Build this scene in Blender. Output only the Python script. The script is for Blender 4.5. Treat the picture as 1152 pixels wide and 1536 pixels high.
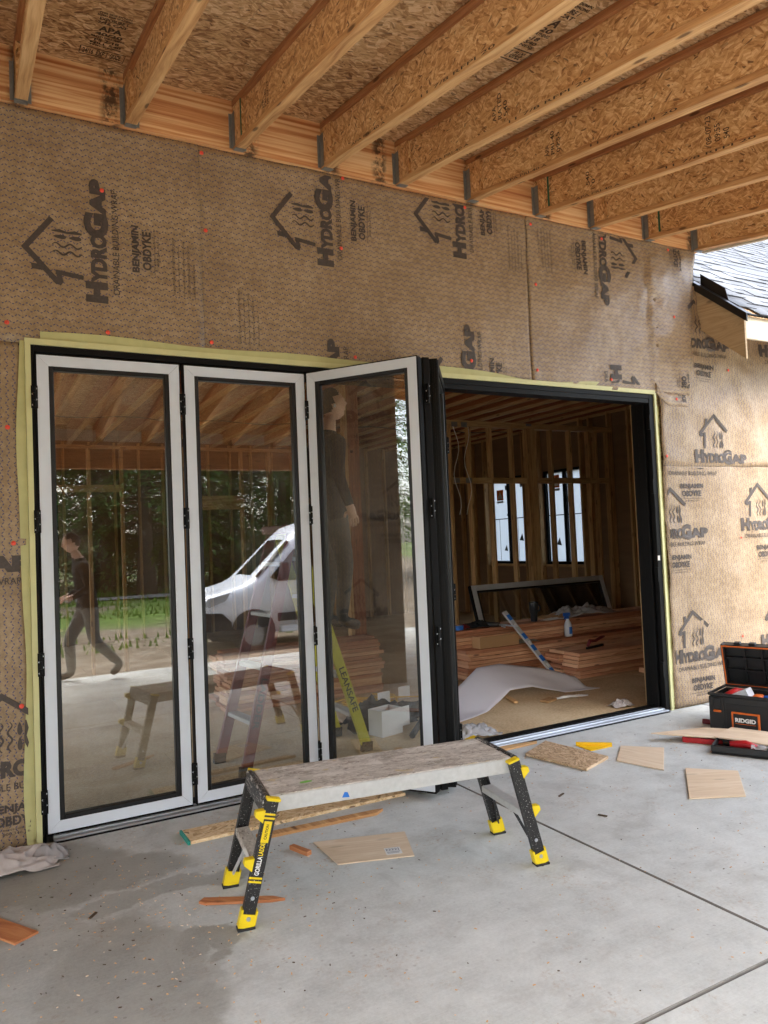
import bpy, bmesh, math, random
from mathutils import Vector, Matrix, noise
R = math.radians
random.seed(7)
for o in list(bpy.data.objects): bpy.data.objects.remove(o)
scene = bpy.context.scene
col = scene.collection

# ------------------------------------------------------------------ camera, sky, sun, exposure
def look_basis(yaw, pitch, roll):
    cy, sy, cp, sp = math.cos(yaw), math.sin(yaw), math.cos(pitch), math.sin(pitch)
    f = Vector((sy*cp, cy*cp, sp)); r = Vector((cy, -sy, 0)); u = r.cross(f)
    c, s = math.cos(roll), math.sin(roll)
    return c*r + s*u, -s*r + c*u, f
cam = bpy.data.objects.new('camera', bpy.data.cameras.new('camera'))
col.objects.link(cam); scene.camera = cam
_r, _u, _f = look_basis(0.5030, 0.0371, -0.0424)
cam.matrix_world = Matrix(((_r.x, _u.x, -_f.x, -0.295), (_r.y, _u.y, -_f.y, -4.483), (_r.z, _u.z, -_f.z, 1.5426), (0, 0, 0, 1)))
cam.data.sensor_fit = 'VERTICAL'; cam.data.sensor_height = 36.0; cam.data.lens = 1122.4/1536*36
cam.data.clip_start = 0.05; cam.data.clip_end = 900

SUN_EL, SUN_AZ = R(52), R(192)          # compass style: azimuth measured from +Y towards +X
world = bpy.data.worlds.new('World'); scene.world = world; world.use_nodes = True
wn = world.node_tree; wn.nodes.clear()
sky = wn.nodes.new('ShaderNodeTexSky'); sky.sky_type = 'NISHITA'; sky.sun_disc = False
sky.sun_elevation = SUN_EL; sky.sun_rotation = SUN_AZ; sky.dust_density = 3.0; sky.air_density = 1.0; sky.ozone_density = 1.0
hs = wn.nodes.new('ShaderNodeHueSaturation'); hs.inputs['Saturation'].default_value = 0.5   # high overcast: almost neutral
bg = wn.nodes.new('ShaderNodeBackground'); bg.inputs['Strength'].default_value = 0.13
wo = wn.nodes.new('ShaderNodeOutputWorld')
wn.links.new(sky.outputs[0], hs.inputs['Color']); wn.links.new(hs.outputs[0], bg.inputs[0]); wn.links.new(bg.outputs[0], wo.inputs[0])
sl = bpy.data.lights.new('sun', 'SUN'); sl.energy = 0.5; sl.angle = R(40); sl.color = (1.0, 0.985, 0.96)
sun = bpy.data.objects.new('sun', sl); col.objects.link(sun)
_d = Vector((math.sin(SUN_AZ)*math.cos(SUN_EL), math.cos(SUN_AZ)*math.cos(SUN_EL), math.sin(SUN_EL)))
sun.rotation_euler = _d.to_track_quat('Z', 'Y').to_euler(); sun.location = (-6, -14, 12)
vs = scene.view_settings
vs.view_transform = 'Standard'; vs.look = 'None'; vs.exposure = 3.35; vs.gamma = 1.0; vs.use_curve_mapping = False
scene.render.engine = 'CYCLES'
cy = scene.cycles
cy.max_bounces = 10; cy.diffuse_bounces = 5; cy.glossy_bounces = 4; cy.transmission_bounces = 6; cy.transparent_max_bounces = 12
cy.use_denoising = True; cy.sample_clamp_indirect = 6; cy.caustics_reflective = False; cy.caustics_refractive = False

# ------------------------------------------------------------------ node helpers
def S(r, g, b):
    f = lambda c: (c/255/12.92) if c/255 <= .04045 else ((c/255+.055)/1.055)**2.4
    return (f(r), f(g), f(b), 1)
class NT:
    def __init__(s, name):
        s.m = bpy.data.materials.new(name); s.m.use_nodes = True
        s.t = s.m.node_tree; s.t.nodes.clear()
        s.out = s.t.nodes.new('ShaderNodeOutputMaterial')
    def n(s, typ, _in=None, **kw):
        x = s.t.nodes.new(typ)
        for k, v in kw.items(): setattr(x, k, v)
        for k, v in (_in or {}).items():
            i = x.inputs[k]
            if isinstance(v, bpy.types.NodeSocket): s.t.links.new(v, i)
            else: i.default_value = v
        return x
    def link(s, a, b): s.t.links.new(a, b)
    def math(s, op, a, b=0.0, c=0.0, clamp=False):
        x = s.t.nodes.new('ShaderNodeMath'); x.operation = op; x.use_clamp = clamp
        for i, v in enumerate((a, b, c)):
            if isinstance(v, bpy.types.NodeSocket): s.t.links.new(v, x.inputs[i])
            else: x.inputs[i].default_value = v
        return x.outputs[0]
    def vmath(s, op, a, b=None, scale=None):
        x = s.t.nodes.new('ShaderNodeVectorMath'); x.operation = op
        for i, v in enumerate((a, b)):
            if v is None: continue
            if isinstance(v, bpy.types.NodeSocket): s.t.links.new(v, x.inputs[i])
            else: x.inputs[i].default_value = v
        if scale is not None:
            if isinstance(scale, bpy.types.NodeSocket): s.t.links.new(scale, x.inputs['Scale'])
            else: x.inputs['Scale'].default_value = scale
        return x.outputs[0]
    def mix(s, fac, a, b, mode='MIX'):
        x = s.t.nodes.new('ShaderNodeMix'); x.data_type = 'RGBA'; x.blend_type = mode; x.clamp_factor = True
        for i, v in ((0, fac), (6, a), (7, b)):
            if isinstance(v, bpy.types.NodeSocket): s.t.links.new(v, x.inputs[i])
            else: x.inputs[i].default_value = v
        return x.outputs[2]
    def ramp(s, fac, stops, interp='LINEAR'):
        x = s.t.nodes.new('ShaderNodeValToRGB'); x.color_ramp.interpolation = interp
        e = x.color_ramp.elements
        while len(e) < len(stops): e.new(0.5)
        for el, (p, c) in zip(e, stops): el.position = p; el.color = c if len(c) == 4 else (*c, 1)
        s.t.links.new(fac, x.inputs[0]); return x.outputs[0]
    def step(s, fac, a, b):       # smooth 0..1 between a and b
        x = s.t.nodes.new('ShaderNodeMapRange'); x.interpolation_type = 'SMOOTHSTEP'
        s.t.links.new(fac, x.inputs[0]); x.inputs[1].default_value = a; x.inputs[2].default_value = b
        return x.outputs[0]
    def uv(s, jitter=True):
        u = s.n('ShaderNodeTexCoord').outputs['UV']
        if not jitter: return u
        rnd = s.n('ShaderNodeObjectInfo').outputs['Random']
        off = s.n('ShaderNodeCombineXYZ', {0: s.math('MULTIPLY', rnd, 37.3), 1: s.math('MULTIPLY', rnd, 71.9)}).outputs[0]
        return s.vmath('ADD', u, off)
    def rand(s): return s.n('ShaderNodeObjectInfo').outputs['Random']
    def noise(s, vec, scale, detail=3, rough=.55, dim='2D', out=0):
        return s.n('ShaderNodeTexNoise', {'Vector': vec, 'Scale': scale, 'Detail': detail, 'Roughness': rough}, noise_dimensions=dim).outputs[out]
    def scl(s, vec, x, y, z=1): return s.vmath('MULTIPLY', vec, (x, y, z))
    def bsdf(s, color, rough=.6, metal=0, bump=None, bstr=.3, bdist=.002, spec=.5, **kw):
        p = s.t.nodes.new('ShaderNodeBsdfPrincipled')
        for k, v in (('Base Color', color), ('Roughness', rough), ('Metallic', metal), ('Specular IOR Level', spec), *kw.items()):
            if isinstance(v, bpy.types.NodeSocket): s.t.links.new(v, p.inputs[k])
            else: p.inputs[k].default_value = v
        if bump is not None:
            b = s.n('ShaderNodeBump', {'Height': bump, 'Strength': bstr, 'Distance': bdist}); s.link(b.outputs[0], p.inputs['Normal'])
        s.link(p.outputs[0], s.out.inputs[0]); return p
M = {}
def simple(name, colr, rough=.5, metal=0, var=.12, scale=30, bstr=.0, spec=.5):
    t = NT(name); uv = t.uv()
    nz = t.noise(uv, scale, 4)
    c = t.mix(t.math('MULTIPLY', nz, 1), tuple(x*(1-var) for x in colr[:3])+(1,), tuple(min(1, x*(1+var)) for x in colr[:3])+(1,))
    rr = t.math('ADD', rough-.06, t.math('MULTIPLY', nz, .12))
    t.bsdf(c, rr, metal, nz if bstr else None, bstr, .002, spec); M[name] = t.m; return t.m

# ------------------------------------------------------------------ materials
def osb(name, stops, ang, scl=1.0, tone=.18):
    t = NT(name); uv = t.uv()
    warp = t.noise(uv, 9, 2, out=1)
    uvw = t.vmath('ADD', uv, t.vmath('SCALE', t.vmath('SUBTRACT', warp, (.5, .5, .5)), scale=.012))
    def layer(seed, big, sx, sy):
        v = t.vmath('ADD', uvw, (seed*3.17, seed*1.91, 0))
        a = t.n('ShaderNodeTexVoronoi', {'Vector': v, 'Scale': big}, voronoi_dimensions='2D').outputs['Color']
        sep = t.n('ShaderNodeSeparateColor', {0: a}).outputs
        an = t.math('MULTIPLY', t.math('SUBTRACT', sep[0], .5), ang*2)
        rv = t.n('ShaderNodeVectorRotate', {'Vector': v, 'Angle': an}, rotation_type='Z_AXIS').outputs[0]
        vo = t.n('ShaderNodeTexVoronoi', {'Vector': t.scl(rv, sx*scl, sy*scl), 'Scale': 1.0}, voronoi_dimensions='2D')
        c = t.n('ShaderNodeSeparateColor', {0: vo.outputs['Color']}).outputs
        return c[0], c[1], rv
    a0, a1, rv = layer(1, 17, 13, 62)
    b0, b1, rv2 = layer(2, 24, 18, 100)
    val = t.math('ADD', t.math('MULTIPLY', a0, .55), t.math('MULTIPLY', b0, .45))
    grain = t.noise(t.scl(rv, 25, 320), 1.0, 2)
    val = t.math('ADD', val, t.math('MULTIPLY', t.math('SUBTRACT', grain, .5), .35))
    big = t.noise(uv, 2.2, 2)
    val = t.math('ADD', val, t.math('MULTIPLY', t.math('SUBTRACT', t.rand(), .5), .16))
    val = t.math('ADD', val, t.math('MULTIPLY', t.math('SUBTRACT', big, .5), tone))
    c = t.ramp(val, stops)
    dark = t.step(b1, .955, .98)
    c = t.mix(t.math('MULTIPLY', dark, .75), c, S(88, 54, 30))
    t.bsdf(c, .62, 0, val, .35, .003, .3); M[name] = t.m
osb('osb_sheathing', [(.12, S(146, 106, 70)), (.40, S(194, 154, 108)), (.60, S(212, 176, 130)), (.86, S(234, 206, 164))], .9, .8)
osb('osb_web', [(.10, S(170, 122, 76)), (.38, S(206, 158, 104)), (.62, S(220, 178, 124)), (.88, S(240, 208, 156))], 1.1, 1.1)
osb('osb_scrap', [(.15, S(184, 148, 104)), (.38, S(216, 184, 138)), (.60, S(226, 198, 154)), (.85, S(238, 216, 178))], 1.2, .9)
osb('osb_old', [(.15, S(150, 122, 92)), (.38, S(192, 162, 126)), (.60, S(204, 176, 142)), (.85, S(220, 196, 164))], 1.0, 1.5)

def wood(name, dark, mid, light, rough=.6, rings=1.0, knots=.5, per=.3, nsx=2.0, stain=0):
    t = NT(name); uv = t.uv(); rnd = t.rand()
    w = t.noise(t.scl(uv, nsx*.6, 5), 1, 3, out=0)
    v2 = t.vmath('ADD', t.scl(uv, nsx, 42), t.n('ShaderNodeCombineXYZ', {1: t.math('MULTIPLY', w, 6.0*rings)}).outputs[0])
    g = t.noise(v2, 1.0, 4, .6)
    f = t.noise(t.scl(uv, 8, 420), 1.0, 2)
    val = t.math('ADD', t.math('MULTIPLY', g, .75), t.math('MULTIPLY', f, .25))
    val = t.math('ADD', val, t.math('MULTIPLY', t.math('SUBTRACT', rnd, .5), per*.35))
    c = t.ramp(val, [(.28, dark), (.5, mid), (.72, light)])
    kv = t.n('ShaderNodeTexVoronoi', {'Vector': t.scl(uv, 1.6, 5.5), 'Scale': 1.0}, voronoi_dimensions='2D').outputs['Distance']
    k = t.math('SUBTRACT', 1.0, t.step(kv, .035, .085))
    c = t.mix(t.math('MULTIPLY', k, knots), c, tuple(x*.3 for x in dark[:3])+(1,))
    if stain:
        sn = t.noise(uv, 5.5, 5, .7)
        c = t.mix(t.math('MULTIPLY', t.step(sn, .60, .72), stain), c, S(50, 38, 30))
    t.bsdf(c, rough, 0, val, .25, .0015, .3); M[name] = t.m
wood('fir_flange', S(166, 116, 72), S(204, 158, 106), S(224, 184, 132), .62, .6, .85, .5)
wood('fir_top_flange', S(134, 86, 54), S(174, 120, 78), S(196, 146, 98), .62, .6, .85, .5)
wood('fir_lumber', S(172, 116, 86), S(208, 156, 120), S(226, 182, 144), .62, 1.0, .8, 1.6)
wood('pine_stud', S(150, 112, 70), S(188, 150, 104), S(206, 172, 124), .65, .8, .6, .6)
wood('red_joist', S(120, 66, 40), S(152, 92, 58), S(176, 116, 76), .65, .8, .5, .5)
wood('orange_wood', S(150, 88, 54), S(182, 118, 76), S(204, 146, 100), .55, 1.4, .5, .2)
wood('pale_plywood', S(198, 172, 142), S(216, 193, 164), S(228, 210, 186), .6, 2.6, .25, .5, .9)
wood('rake_board', S(162, 138, 104), S(184, 160, 126), S(200, 178, 144), .6, 1.6, .6, .2, 1.2)
wood('primed_fascia', S(208, 196, 172), S(222, 212, 190), S(232, 224, 206), .5, .4, .2, .1)
def lam(name):                               # laminated ledger: horizontal veneer bands and mould
    t = NT(name); uv = t.uv(False)
    sep = t.n('ShaderNodeSeparateXYZ', {0: uv}).outputs
    wob = t.math('MULTIPLY', t.math('SUBTRACT', t.noise(t.scl(uv, .8, 7), 1, 3), .5), .022)
    v = t.math('ADD', sep[1], wob)
    band = t.n('ShaderNodeTexNoise', {'W': t.math('MULTIPLY', v, 34), 'Scale': 1.0, 'Detail': 1.0}, noise_dimensions='1D').outputs[0]
    patch = t.noise(t.scl(uv, .7, 26), 1, 2)
    f = t.noise(t.scl(uv, 5, 240), 1, 3)
    val = t.math('ADD', t.math('ADD', t.math('MULTIPLY', band, .4), t.math('MULTIPLY', patch, .45)), t.math('MULTIPLY', f, .15))
    c = t.ramp(val, [(.36, S(178, 110, 64)), (.46, S(206, 146, 94)), (.55, S(226, 182, 130)), (.66, S(236, 200, 150))])
    mo = t.noise(t.scl(uv, 11, 9), 1, 6, .75)
    clus = t.n('ShaderNodeTexVoronoi', {'W': t.math('MULTIPLY', t.math('ADD', sep[0], .2), 1.65), 'Scale': 1.0, 'Randomness': .5}, voronoi_dimensions='1D').outputs['Distance']
    m = t.math('MULTIPLY', t.step(mo, .40, .56), t.math('SUBTRACT', 1.0, t.step(clus, .03, .13)))
    c = t.mix(t.math('MULTIPLY', m, .85), c, S(48, 38, 32))
    t.bsdf(c, .6, 0, val, .15, .001, .3); M[name] = t.m
lam('laminated_ledger')

def wrap(name):
    t = NT(name); uv = t.uv(False)
    sep = t.n('ShaderNodeSeparateXYZ', {0: uv}).outputs
    u, v = sep[0], sep[1]
    sn = t.math('MULTIPLY', t.math('SINE', t.math('MULTIPLY', u, 2*math.pi/.047)), .0064)
    w = t.math('DIVIDE', t.math('ADD', v, sn), .0345)
    row = t.math('FLOOR', w); fr = t.math('FRACT', w)
    a = t.math('LESS_THAN', t.math('ABSOLUTE', t.math('SUBTRACT', fr, .5)), .085)
    d = t.math('LESS_THAN', t.math('FRACT', t.math('ADD', t.math('DIVIDE', u, .0168), t.math('MULTIPLY', row, .37))), .60)
    dash = t.math('MULTIPLY', a, d)
    n1 = t.noise(uv, 3.5, 4, .6); n2 = t.noise(uv, 26, 4, .6); n3 = t.noise(uv, 160, 3, .6)
    val = t.math('ADD', t.math('ADD', t.math('MULTIPLY', n1, .3), t.math('MULTIPLY', n2, .45)), t.math('MULTIPLY', n3, .25))
    c = t.ramp(val, [(.30, S(128, 105, 77)), (.5, S(153, 130, 100)), (.70, S(180, 158, 128))])
    c = t.mix(t.math('MULTIPLY', dash, .9), c, S(52, 56, 104))
    hgt = t.math('ADD', t.math('MULTIPLY', n2, .7), t.math('MULTIPLY', dash, .15))
    t.bsdf(c, .42, 0, hgt, .40, .006, .5); M[name] = t.m
wrap('wrap')
t = NT('wrap_ink'); uv = t.uv(); nz = t.noise(uv, 60, 4)
t.bsdf(t.mix(nz, S(58, 50, 46), S(86, 76, 70)), .6, 0); M['wrap_ink'] = t.m
t = NT('stamp_ink'); uv = t.uv(); nz = t.noise(uv, 90, 4)
t.bsdf(t.mix(nz, S(38, 28, 22), S(92, 66, 42)), .7, 0); M['stamp_ink'] = t.m

def concrete(name):
    t = NT(name); oc = t.n('ShaderNodeTexCoord').outputs['Object']
    big = t.noise(oc, .9, 4, .6, '3D'); mid = t.noise(oc, 6, 5, .65, '3D'); fine = t.noise(oc, 70, 5, .75, '3D')
    val = t.math('ADD', t.math('ADD', t.math('MULTIPLY', big, .35), t.math('MULTIPLY', mid, .35)), t.math('MULTIPLY', fine, .3))
    c = t.ramp(val, [(.36, S(171, 175, 172)), (.5, S(197, 201, 198)), (.64, S(215, 219, 216))])
    # broom strokes
    br = t.noise(t.scl(oc, 3, 190), 1, 2, .5, '2D')
    c = t.mix(.10, c, t.ramp(br, [(.3, S(140, 138, 134)), (.7, S(198, 196, 192))]))
    # sawdust and rust coloured dirt
    ds = t.noise(oc, 3.2, 6, .75, '3D'); sp = t.noise(oc, 42, 4, .8, '3D')
    dm = t.math('MULTIPLY', t.step(ds, .52, .70), t.step(sp, .48, .62))
    c = t.mix(t.math('MULTIPLY', dm, .6), c, S(164, 134, 100))
    pk = t.n('ShaderNodeTexVoronoi', {'Vector': oc, 'Scale': 26.0}, voronoi_dimensions='3D')
    pr = t.n('ShaderNodeSeparateColor', {0: pk.outputs['Color']}).outputs
    pm = t.math('MULTIPLY', t.math('LESS_THAN', pk.outputs['Distance'], .16), t.math('GREATER_THAN', pr[0], .80))
    c = t.mix(t.math('MULTIPLY', pm, .3), c, S(110, 104, 98))
    tr = t.noise(t.vmath('ADD', oc, t.vmath('SCALE', t.noise(oc, 1.1, 3, .5, '3D', 1), scale=.9)), 3.4, 6, .72, '3D')
    c = t.mix(t.math('MULTIPLY', t.step(tr, .50, .72), .38), c, S(150, 148, 142))
    po = t.noise(oc, 230, 2, .6, '3D')
    c = t.mix(t.math('MULTIPLY', t.step(po, .66, .74), .5), c, S(118, 114, 108))
    # wet patches with outlines of their own
    sep = t.n('ShaderNodeSeparateXYZ', {0: oc}).outputs
    wob = t.noise(oc, 2.1, 5, .6, '3D', 1)
    wo_ = t.n('ShaderNodeSeparateXYZ', {0: wob}).outputs
    X = t.math('ADD', sep[0], t.math('MULTIPLY', t.math('SUBTRACT', wo_[0], .5), .55))
    Y = t.math('ADD', sep[1], t.math('MULTIPLY', t.math('SUBTRACT', wo_[1], .5), .55))
    tot = None
    for cx, cyy, rx, ry, k in ((-.05, -.42, .42, .40, 1), (.18, -.62, .50, .22, .9), (.16, -1.75, .30, .75, .8), (.46, -1.50, .20, .10, .9), (.42, -.93, .42, .09, .7), (-.35, -1.3, .5, .8, .55)):
        ex = t.math('DIVIDE', t.math('SUBTRACT', X, cx), rx); ey = t.math('DIVIDE', t.math('SUBTRACT', Y, cyy), ry)
        r2 = t.math('SQRT', t.math('ADD', t.math('MULTIPLY', ex, ex), t.math('MULTIPLY', ey, ey)))
        mk = t.math('MULTIPLY', t.math('SUBTRACT', 1.0, t.step(r2, .82, 1.1)), k)
        tot = mk if tot is None else t.math('MAXIMUM', tot, mk)
    c = t.mix(t.math('MULTIPLY', tot, .78), c, t.mix(1.0, c, S(176, 170, 160), 'MULTIPLY'))
    rr = t.math('SUBTRACT', .82, t.math('MULTIPLY', tot, .42))
    hgt = t.math('ADD', t.math('MULTIPLY', fine, .5), t.math('MULTIPLY', br, .5))
    t.bsdf(c, rr, 0, hgt, .35, .004, .35); M[name] = t.m
concrete('concrete')

t = NT('subfloor'); uv = t.uv(); n1 = t.noise(uv, 1.4, 4); n2 = t.noise(uv, 45, 4, .7)
t.bsdf(t.ramp(t.math('ADD', t.math('MULTIPLY', n1, .5), t.math('MULTIPLY', n2, .5)), [(.35, S(172, 146, 112)), (.5, S(202, 176, 138)), (.65, S(218, 196, 160))]), .75, 0, n2, .2, .002, .3); M['subfloor'] = t.m

t = NT('speckled_deck'); uv = t.uv(False)
n1 = t.noise(t.scl(uv, 6, 14), 1, 5, .7); n2 = t.noise(t.scl(uv, 30, 70), 1, 4, .75); n3 = t.noise(t.scl(uv, 5, 11), 1, 5, .6)
c = t.ramp(n1, [(.35, S(160, 153, 142)), (.5, S(190, 184, 174)), (.65, S(210, 205, 196))])
c = t.mix(t.math('MULTIPLY', t.step(n2, .54, .62), .85), c, S(222, 216, 206))
c = t.mix(t.math('MULTIPLY', t.step(n3, .58, .65), .8), c, S(222, 218, 210))
d2 = t.noise(t.scl(t.vmath('ADD', uv, (7, 3, 0)), 24, 50), 1, 4, .7)
c = t.mix(t.math('MULTIPLY', t.step(d2, .62, .68), .7), c, S(84, 70, 58))
y2 = t.noise(t.scl(t.vmath('ADD', uv, (17, 9, 0)), 7, 12), 1, 4, .6)
c = t.mix(t.math('MULTIPLY', t.step(y2, .66, .70), .6), c, S(200, 182, 132))
t.bsdf(c, .7, 0, n2, .2, .002, .3); M['speckled_deck'] = t.m

t = NT('speckled_black'); uv = t.uv()
n2 = t.noise(uv, 120, 3, .7)
t.bsdf(t.mix(t.math('MULTIPLY', t.step(n2, .66, .70), .85), S(34, 33, 33), S(205, 202, 198)), .45, 0); M['speckled_black'] = t.m
t = NT('splattered_black'); uv = t.uv()
n2 = t.noise(uv, 95, 4, .75)
t.bsdf(t.mix(t.math('MULTIPLY', t.step(n2, .54, .62), .8), S(34, 33, 33), S(196, 192, 186)), .5, 0); M['splattered_black'] = t.m

simple('black_metal', S(11, 11, 12), .5, 0, .1, 8, 0, .16)
simple('black_bead', S(18, 19, 22), .4, 0, .1, 8)
simple('white_film', S(212, 219, 228), .38, 0, .03, 12)
simple('aluminium', S(205, 210, 216), .32, .75, .08, 40)
simple('dull_aluminium', S(196, 196, 194), .45, .25, .14, 40)
simple('galvanised', S(128, 128, 124), .5, .25, .25, 50)
simple('sealant_green', S(206, 204, 150), .5, 0, .10, 9)
simple('tape_green', S(190, 188, 132), .5, 0, .14, 12)
simple('yellow_plastic', S(236, 206, 24), .42, 0, .06, 20)
simple('black_plastic', S(30, 30, 31), .42, 0, .15, 40)
simple('dark_rubber', S(36, 36, 36), .75, 0, .2, 40)
simple('orange_plastic', S(214, 104, 34), .45, 0, .06, 20)
simple('red_plastic', S(178, 26, 32), .4, 0, .1, 20)
simple('dark_red_plastic', S(110, 26, 32), .5, 0, .1, 20)
simple('blue_plastic', S(36, 88, 172), .4, 0, .1, 20)
simple('blue_tape', S(40, 110, 196), .55, 0, .08, 20)
simple('green_paint', S(112, 186, 60), .5, 0, .06, 20)
simple('teal_paint', S(44, 150, 132), .6, 0, .15, 40)
simple('dark_green_paint', S(28, 96, 72), .6, 0, .15, 40)
simple('white_paper', S(224, 222, 218), .6, 0, .04, 12)
simple('grey_print', S(104, 104, 118), .6, 0, .1, 12)
simple('white_ink', S(232, 232, 230), .5, 0, .02, 12)
simple('black_ink', S(30, 28, 24), .6, 0, .1, 30)
simple('rag_cloth', S(178, 170, 166), .9, 0, .14, 18, .3)
simple('grey_cloth', S(146, 142, 142), .9, 0, .2, 18, .3)
simple('red_tack', S(238, 84, 64), .4, 0, .06, 12)
simple('cardboard', S(176, 138, 96), .7, 0, .08, 8)
simple('grey_frame', S(196, 198, 200), .4, .2, .06, 8)
simple('yellow_fibreglass', S(206, 196, 58), .42, 0, .12, 9)
simple('red_fibreglass', S(122, 44, 38), .5, 0, .15, 9)
simple('yellow_cord', S(226, 178, 48), .5, 0, .08, 8)
simple('black_cloth', S(30, 30, 33), .85, 0, .3, 26, .4)
simple('dark_shirt', S(30, 29, 28), .9, 0, .2, 30, .3)
simple('dark_trousers', S(72, 69, 63), .9, 0, .2, 30, .3)
simple('grey_trousers', S(128, 126, 120), .9, 0, .2, 30, .3)
simple('skin', S(234, 188, 160), .5, 0, .06, 40)
simple('hair', S(74, 56, 44), .7, 0, .3, 120, .5)
simple('shoe', S(60, 52, 46), .7, 0, .15, 40)
simple('soffit_shadow_board', S(190, 172, 140), .7, 0, .08, 10)
simple('drip_edge', S(26, 22, 20), .35, .2, .1, 10)
simple('membrane', S(34, 34, 36), .6, 0, .2, 20)
simple('house_paint', S(150, 140, 124), .7, 0, .1, 6)
simple('van_white', S(226, 230, 236), .22, 0, .02, 2)
simple('van_glass', S(14, 16, 18), .05, 0, .05, 3, 0, .8)
simple('van_plastic', S(34, 35, 37), .6, 0, .1, 10)
simple('lamp_glass', S(196, 204, 212), .12, .4, .1, 14)
simple('rim_metal', S(150, 152, 156), .4, .6, .1, 20)
simple('gravel_road', S(122, 120, 116), .9, 0, .2, 3, .3)
simple('bark', S(84, 68, 52), .9, 0, .35, 14, .6)
simple('foundation', S(150, 148, 142), .85, 0, .12, 6)
simple('steel_cup', S(52, 54, 58), .3, .5, .08, 20)
simple('bottle_white', S(206, 210, 216), .35, 0, .03, 10)
simple('yellow_square', S(244, 196, 18), .45, 0, .05, 10)
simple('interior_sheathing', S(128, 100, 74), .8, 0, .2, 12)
simple('joint_dirt_shade', S(128, 125, 119), .9, 0, .2, 12)  # joint dirt plus the groove's shade, both put into the colour
simple('dark_panel', S(18, 18, 20), .5, 0, .2, 8)

t = NT('shingle'); uv = t.uv(); n2 = t.noise(uv, 260, 3, .8); n1 = t.noise(uv, 3, 2); rnd = t.rand()
v_ = t.math('ADD', t.math('MULTIPLY', n2, .6), t.math('MULTIPLY', t.math('ADD', n1, rnd), .2))
t.bsdf(t.ramp(v_, [(.25, S(56, 58, 62)), (.5, S(84, 87, 92)), (.75, S(112, 115, 120))]), .75, 0, n2, .4, .002, .4); M['shingle'] = t.m

def glass(name, tint, refl):
    t = NT(name)
    fr = t.n('ShaderNodeFresnel', {'IOR': 1.5}).outputs[0]
    fac = t.math('ADD', refl, t.math('MULTIPLY', fr, .95), clamp=True)
    uv = t.uv(); dirt = t.noise(uv, 2.2, 5, .65)
    tr = t.n('ShaderNodeBsdfTransparent', {'Color': tint}).outputs[0]
    gl = t.n('ShaderNodeBsdfGlossy', {'Color': (1, 1, 1, 1), 'Roughness': .004}).outputs[0]
    df = t.n('ShaderNodeBsdfDiffuse', {'Color': S(190, 188, 180)}).outputs[0]
    m1 = t.n('ShaderNodeMixShader', {0: fac, 1: tr, 2: gl}).outputs[0]
    m2 = t.n('ShaderNodeMixShader', {0: t.math('MULTIPLY', t.step(dirt, .42, .8), .07), 1: m1, 2: df}).outputs[0]
    t.link(m2, t.out.inputs[0]); M[name] = t.m
glass('door_glass', (.88, .89, .87, 1), .085)
t = NT('clear_plastic'); uv = t.uv()
tr = t.n('ShaderNodeBsdfTransparent', {'Color': (.9, .9, .9, 1)}).outputs[0]
pb = t.n('ShaderNodeBsdfPrincipled', {'Base Color': S(220, 220, 220), 'Roughness': .2}).outputs[0]
t.link(t.n('ShaderNodeMixShader', {0: .5, 1: tr, 2: pb}).outputs[0], t.out.inputs[0]); M['clear_plastic'] = t.m
def thinsheet(name, c, tcol, f):
    t = NT(name); uv = t.uv(); nz = t.noise(uv, 3, 4)
    d = t.n('ShaderNodeBsdfDiffuse', {'Color': t.mix(nz, tuple(x*.9 for x in c[:3])+(1,), c)}).outputs[0]
    l = t.n('ShaderNodeBsdfTranslucent', {'Color': tcol}).outputs[0]
    t.link(t.n('ShaderNodeMixShader', {0: f, 1: d, 2: l}).outputs[0], t.out.inputs[0]); M[name] = t.m
thinsheet('window_film', S(212, 218, 222), S(214, 221, 226), .7)
thinsheet('foam_sheet', S(236, 234, 238), S(236, 234, 238), .35)
thinsheet('blue_glove', S(120, 176, 204), S(120, 176, 204), .4)
thinsheet('needles', S(92, 120, 68), S(120, 150, 76), .4)
thinsheet('needles_yellow', S(98, 106, 52), S(120, 128, 56), .35)
thinsheet('grass_blade', S(94, 122, 50), S(110, 140, 56), .35)
t = NT('yard'); oc = t.n('ShaderNodeTexCoord').outputs['Object']
n1 = t.noise(oc, .22, 5, .6, '3D'); n2 = t.noise(oc, 2.0, 6, .7, '3D'); sep = t.n('ShaderNodeSeparateXYZ', {0: oc}).outputs
dirt = t.ramp(n2, [(.3, S(92, 78, 62)), (.5, S(126, 112, 94)), (.7, S(152, 142, 126))])
gr = t.ramp(n2, [(.3, S(66, 88, 36)), (.6, S(104, 128, 56))])
far = t.step(t.math('ADD', sep[1], t.math('MULTIPLY', n1, 8)), -9.5, -13.5)
gm = t.math('MULTIPLY', far, t.step(n1, .38, .55))
t.bsdf(t.mix(gm, dirt, gr), .9, 0, n2, .6, .03, .2); M['yard'] = t.m

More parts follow.
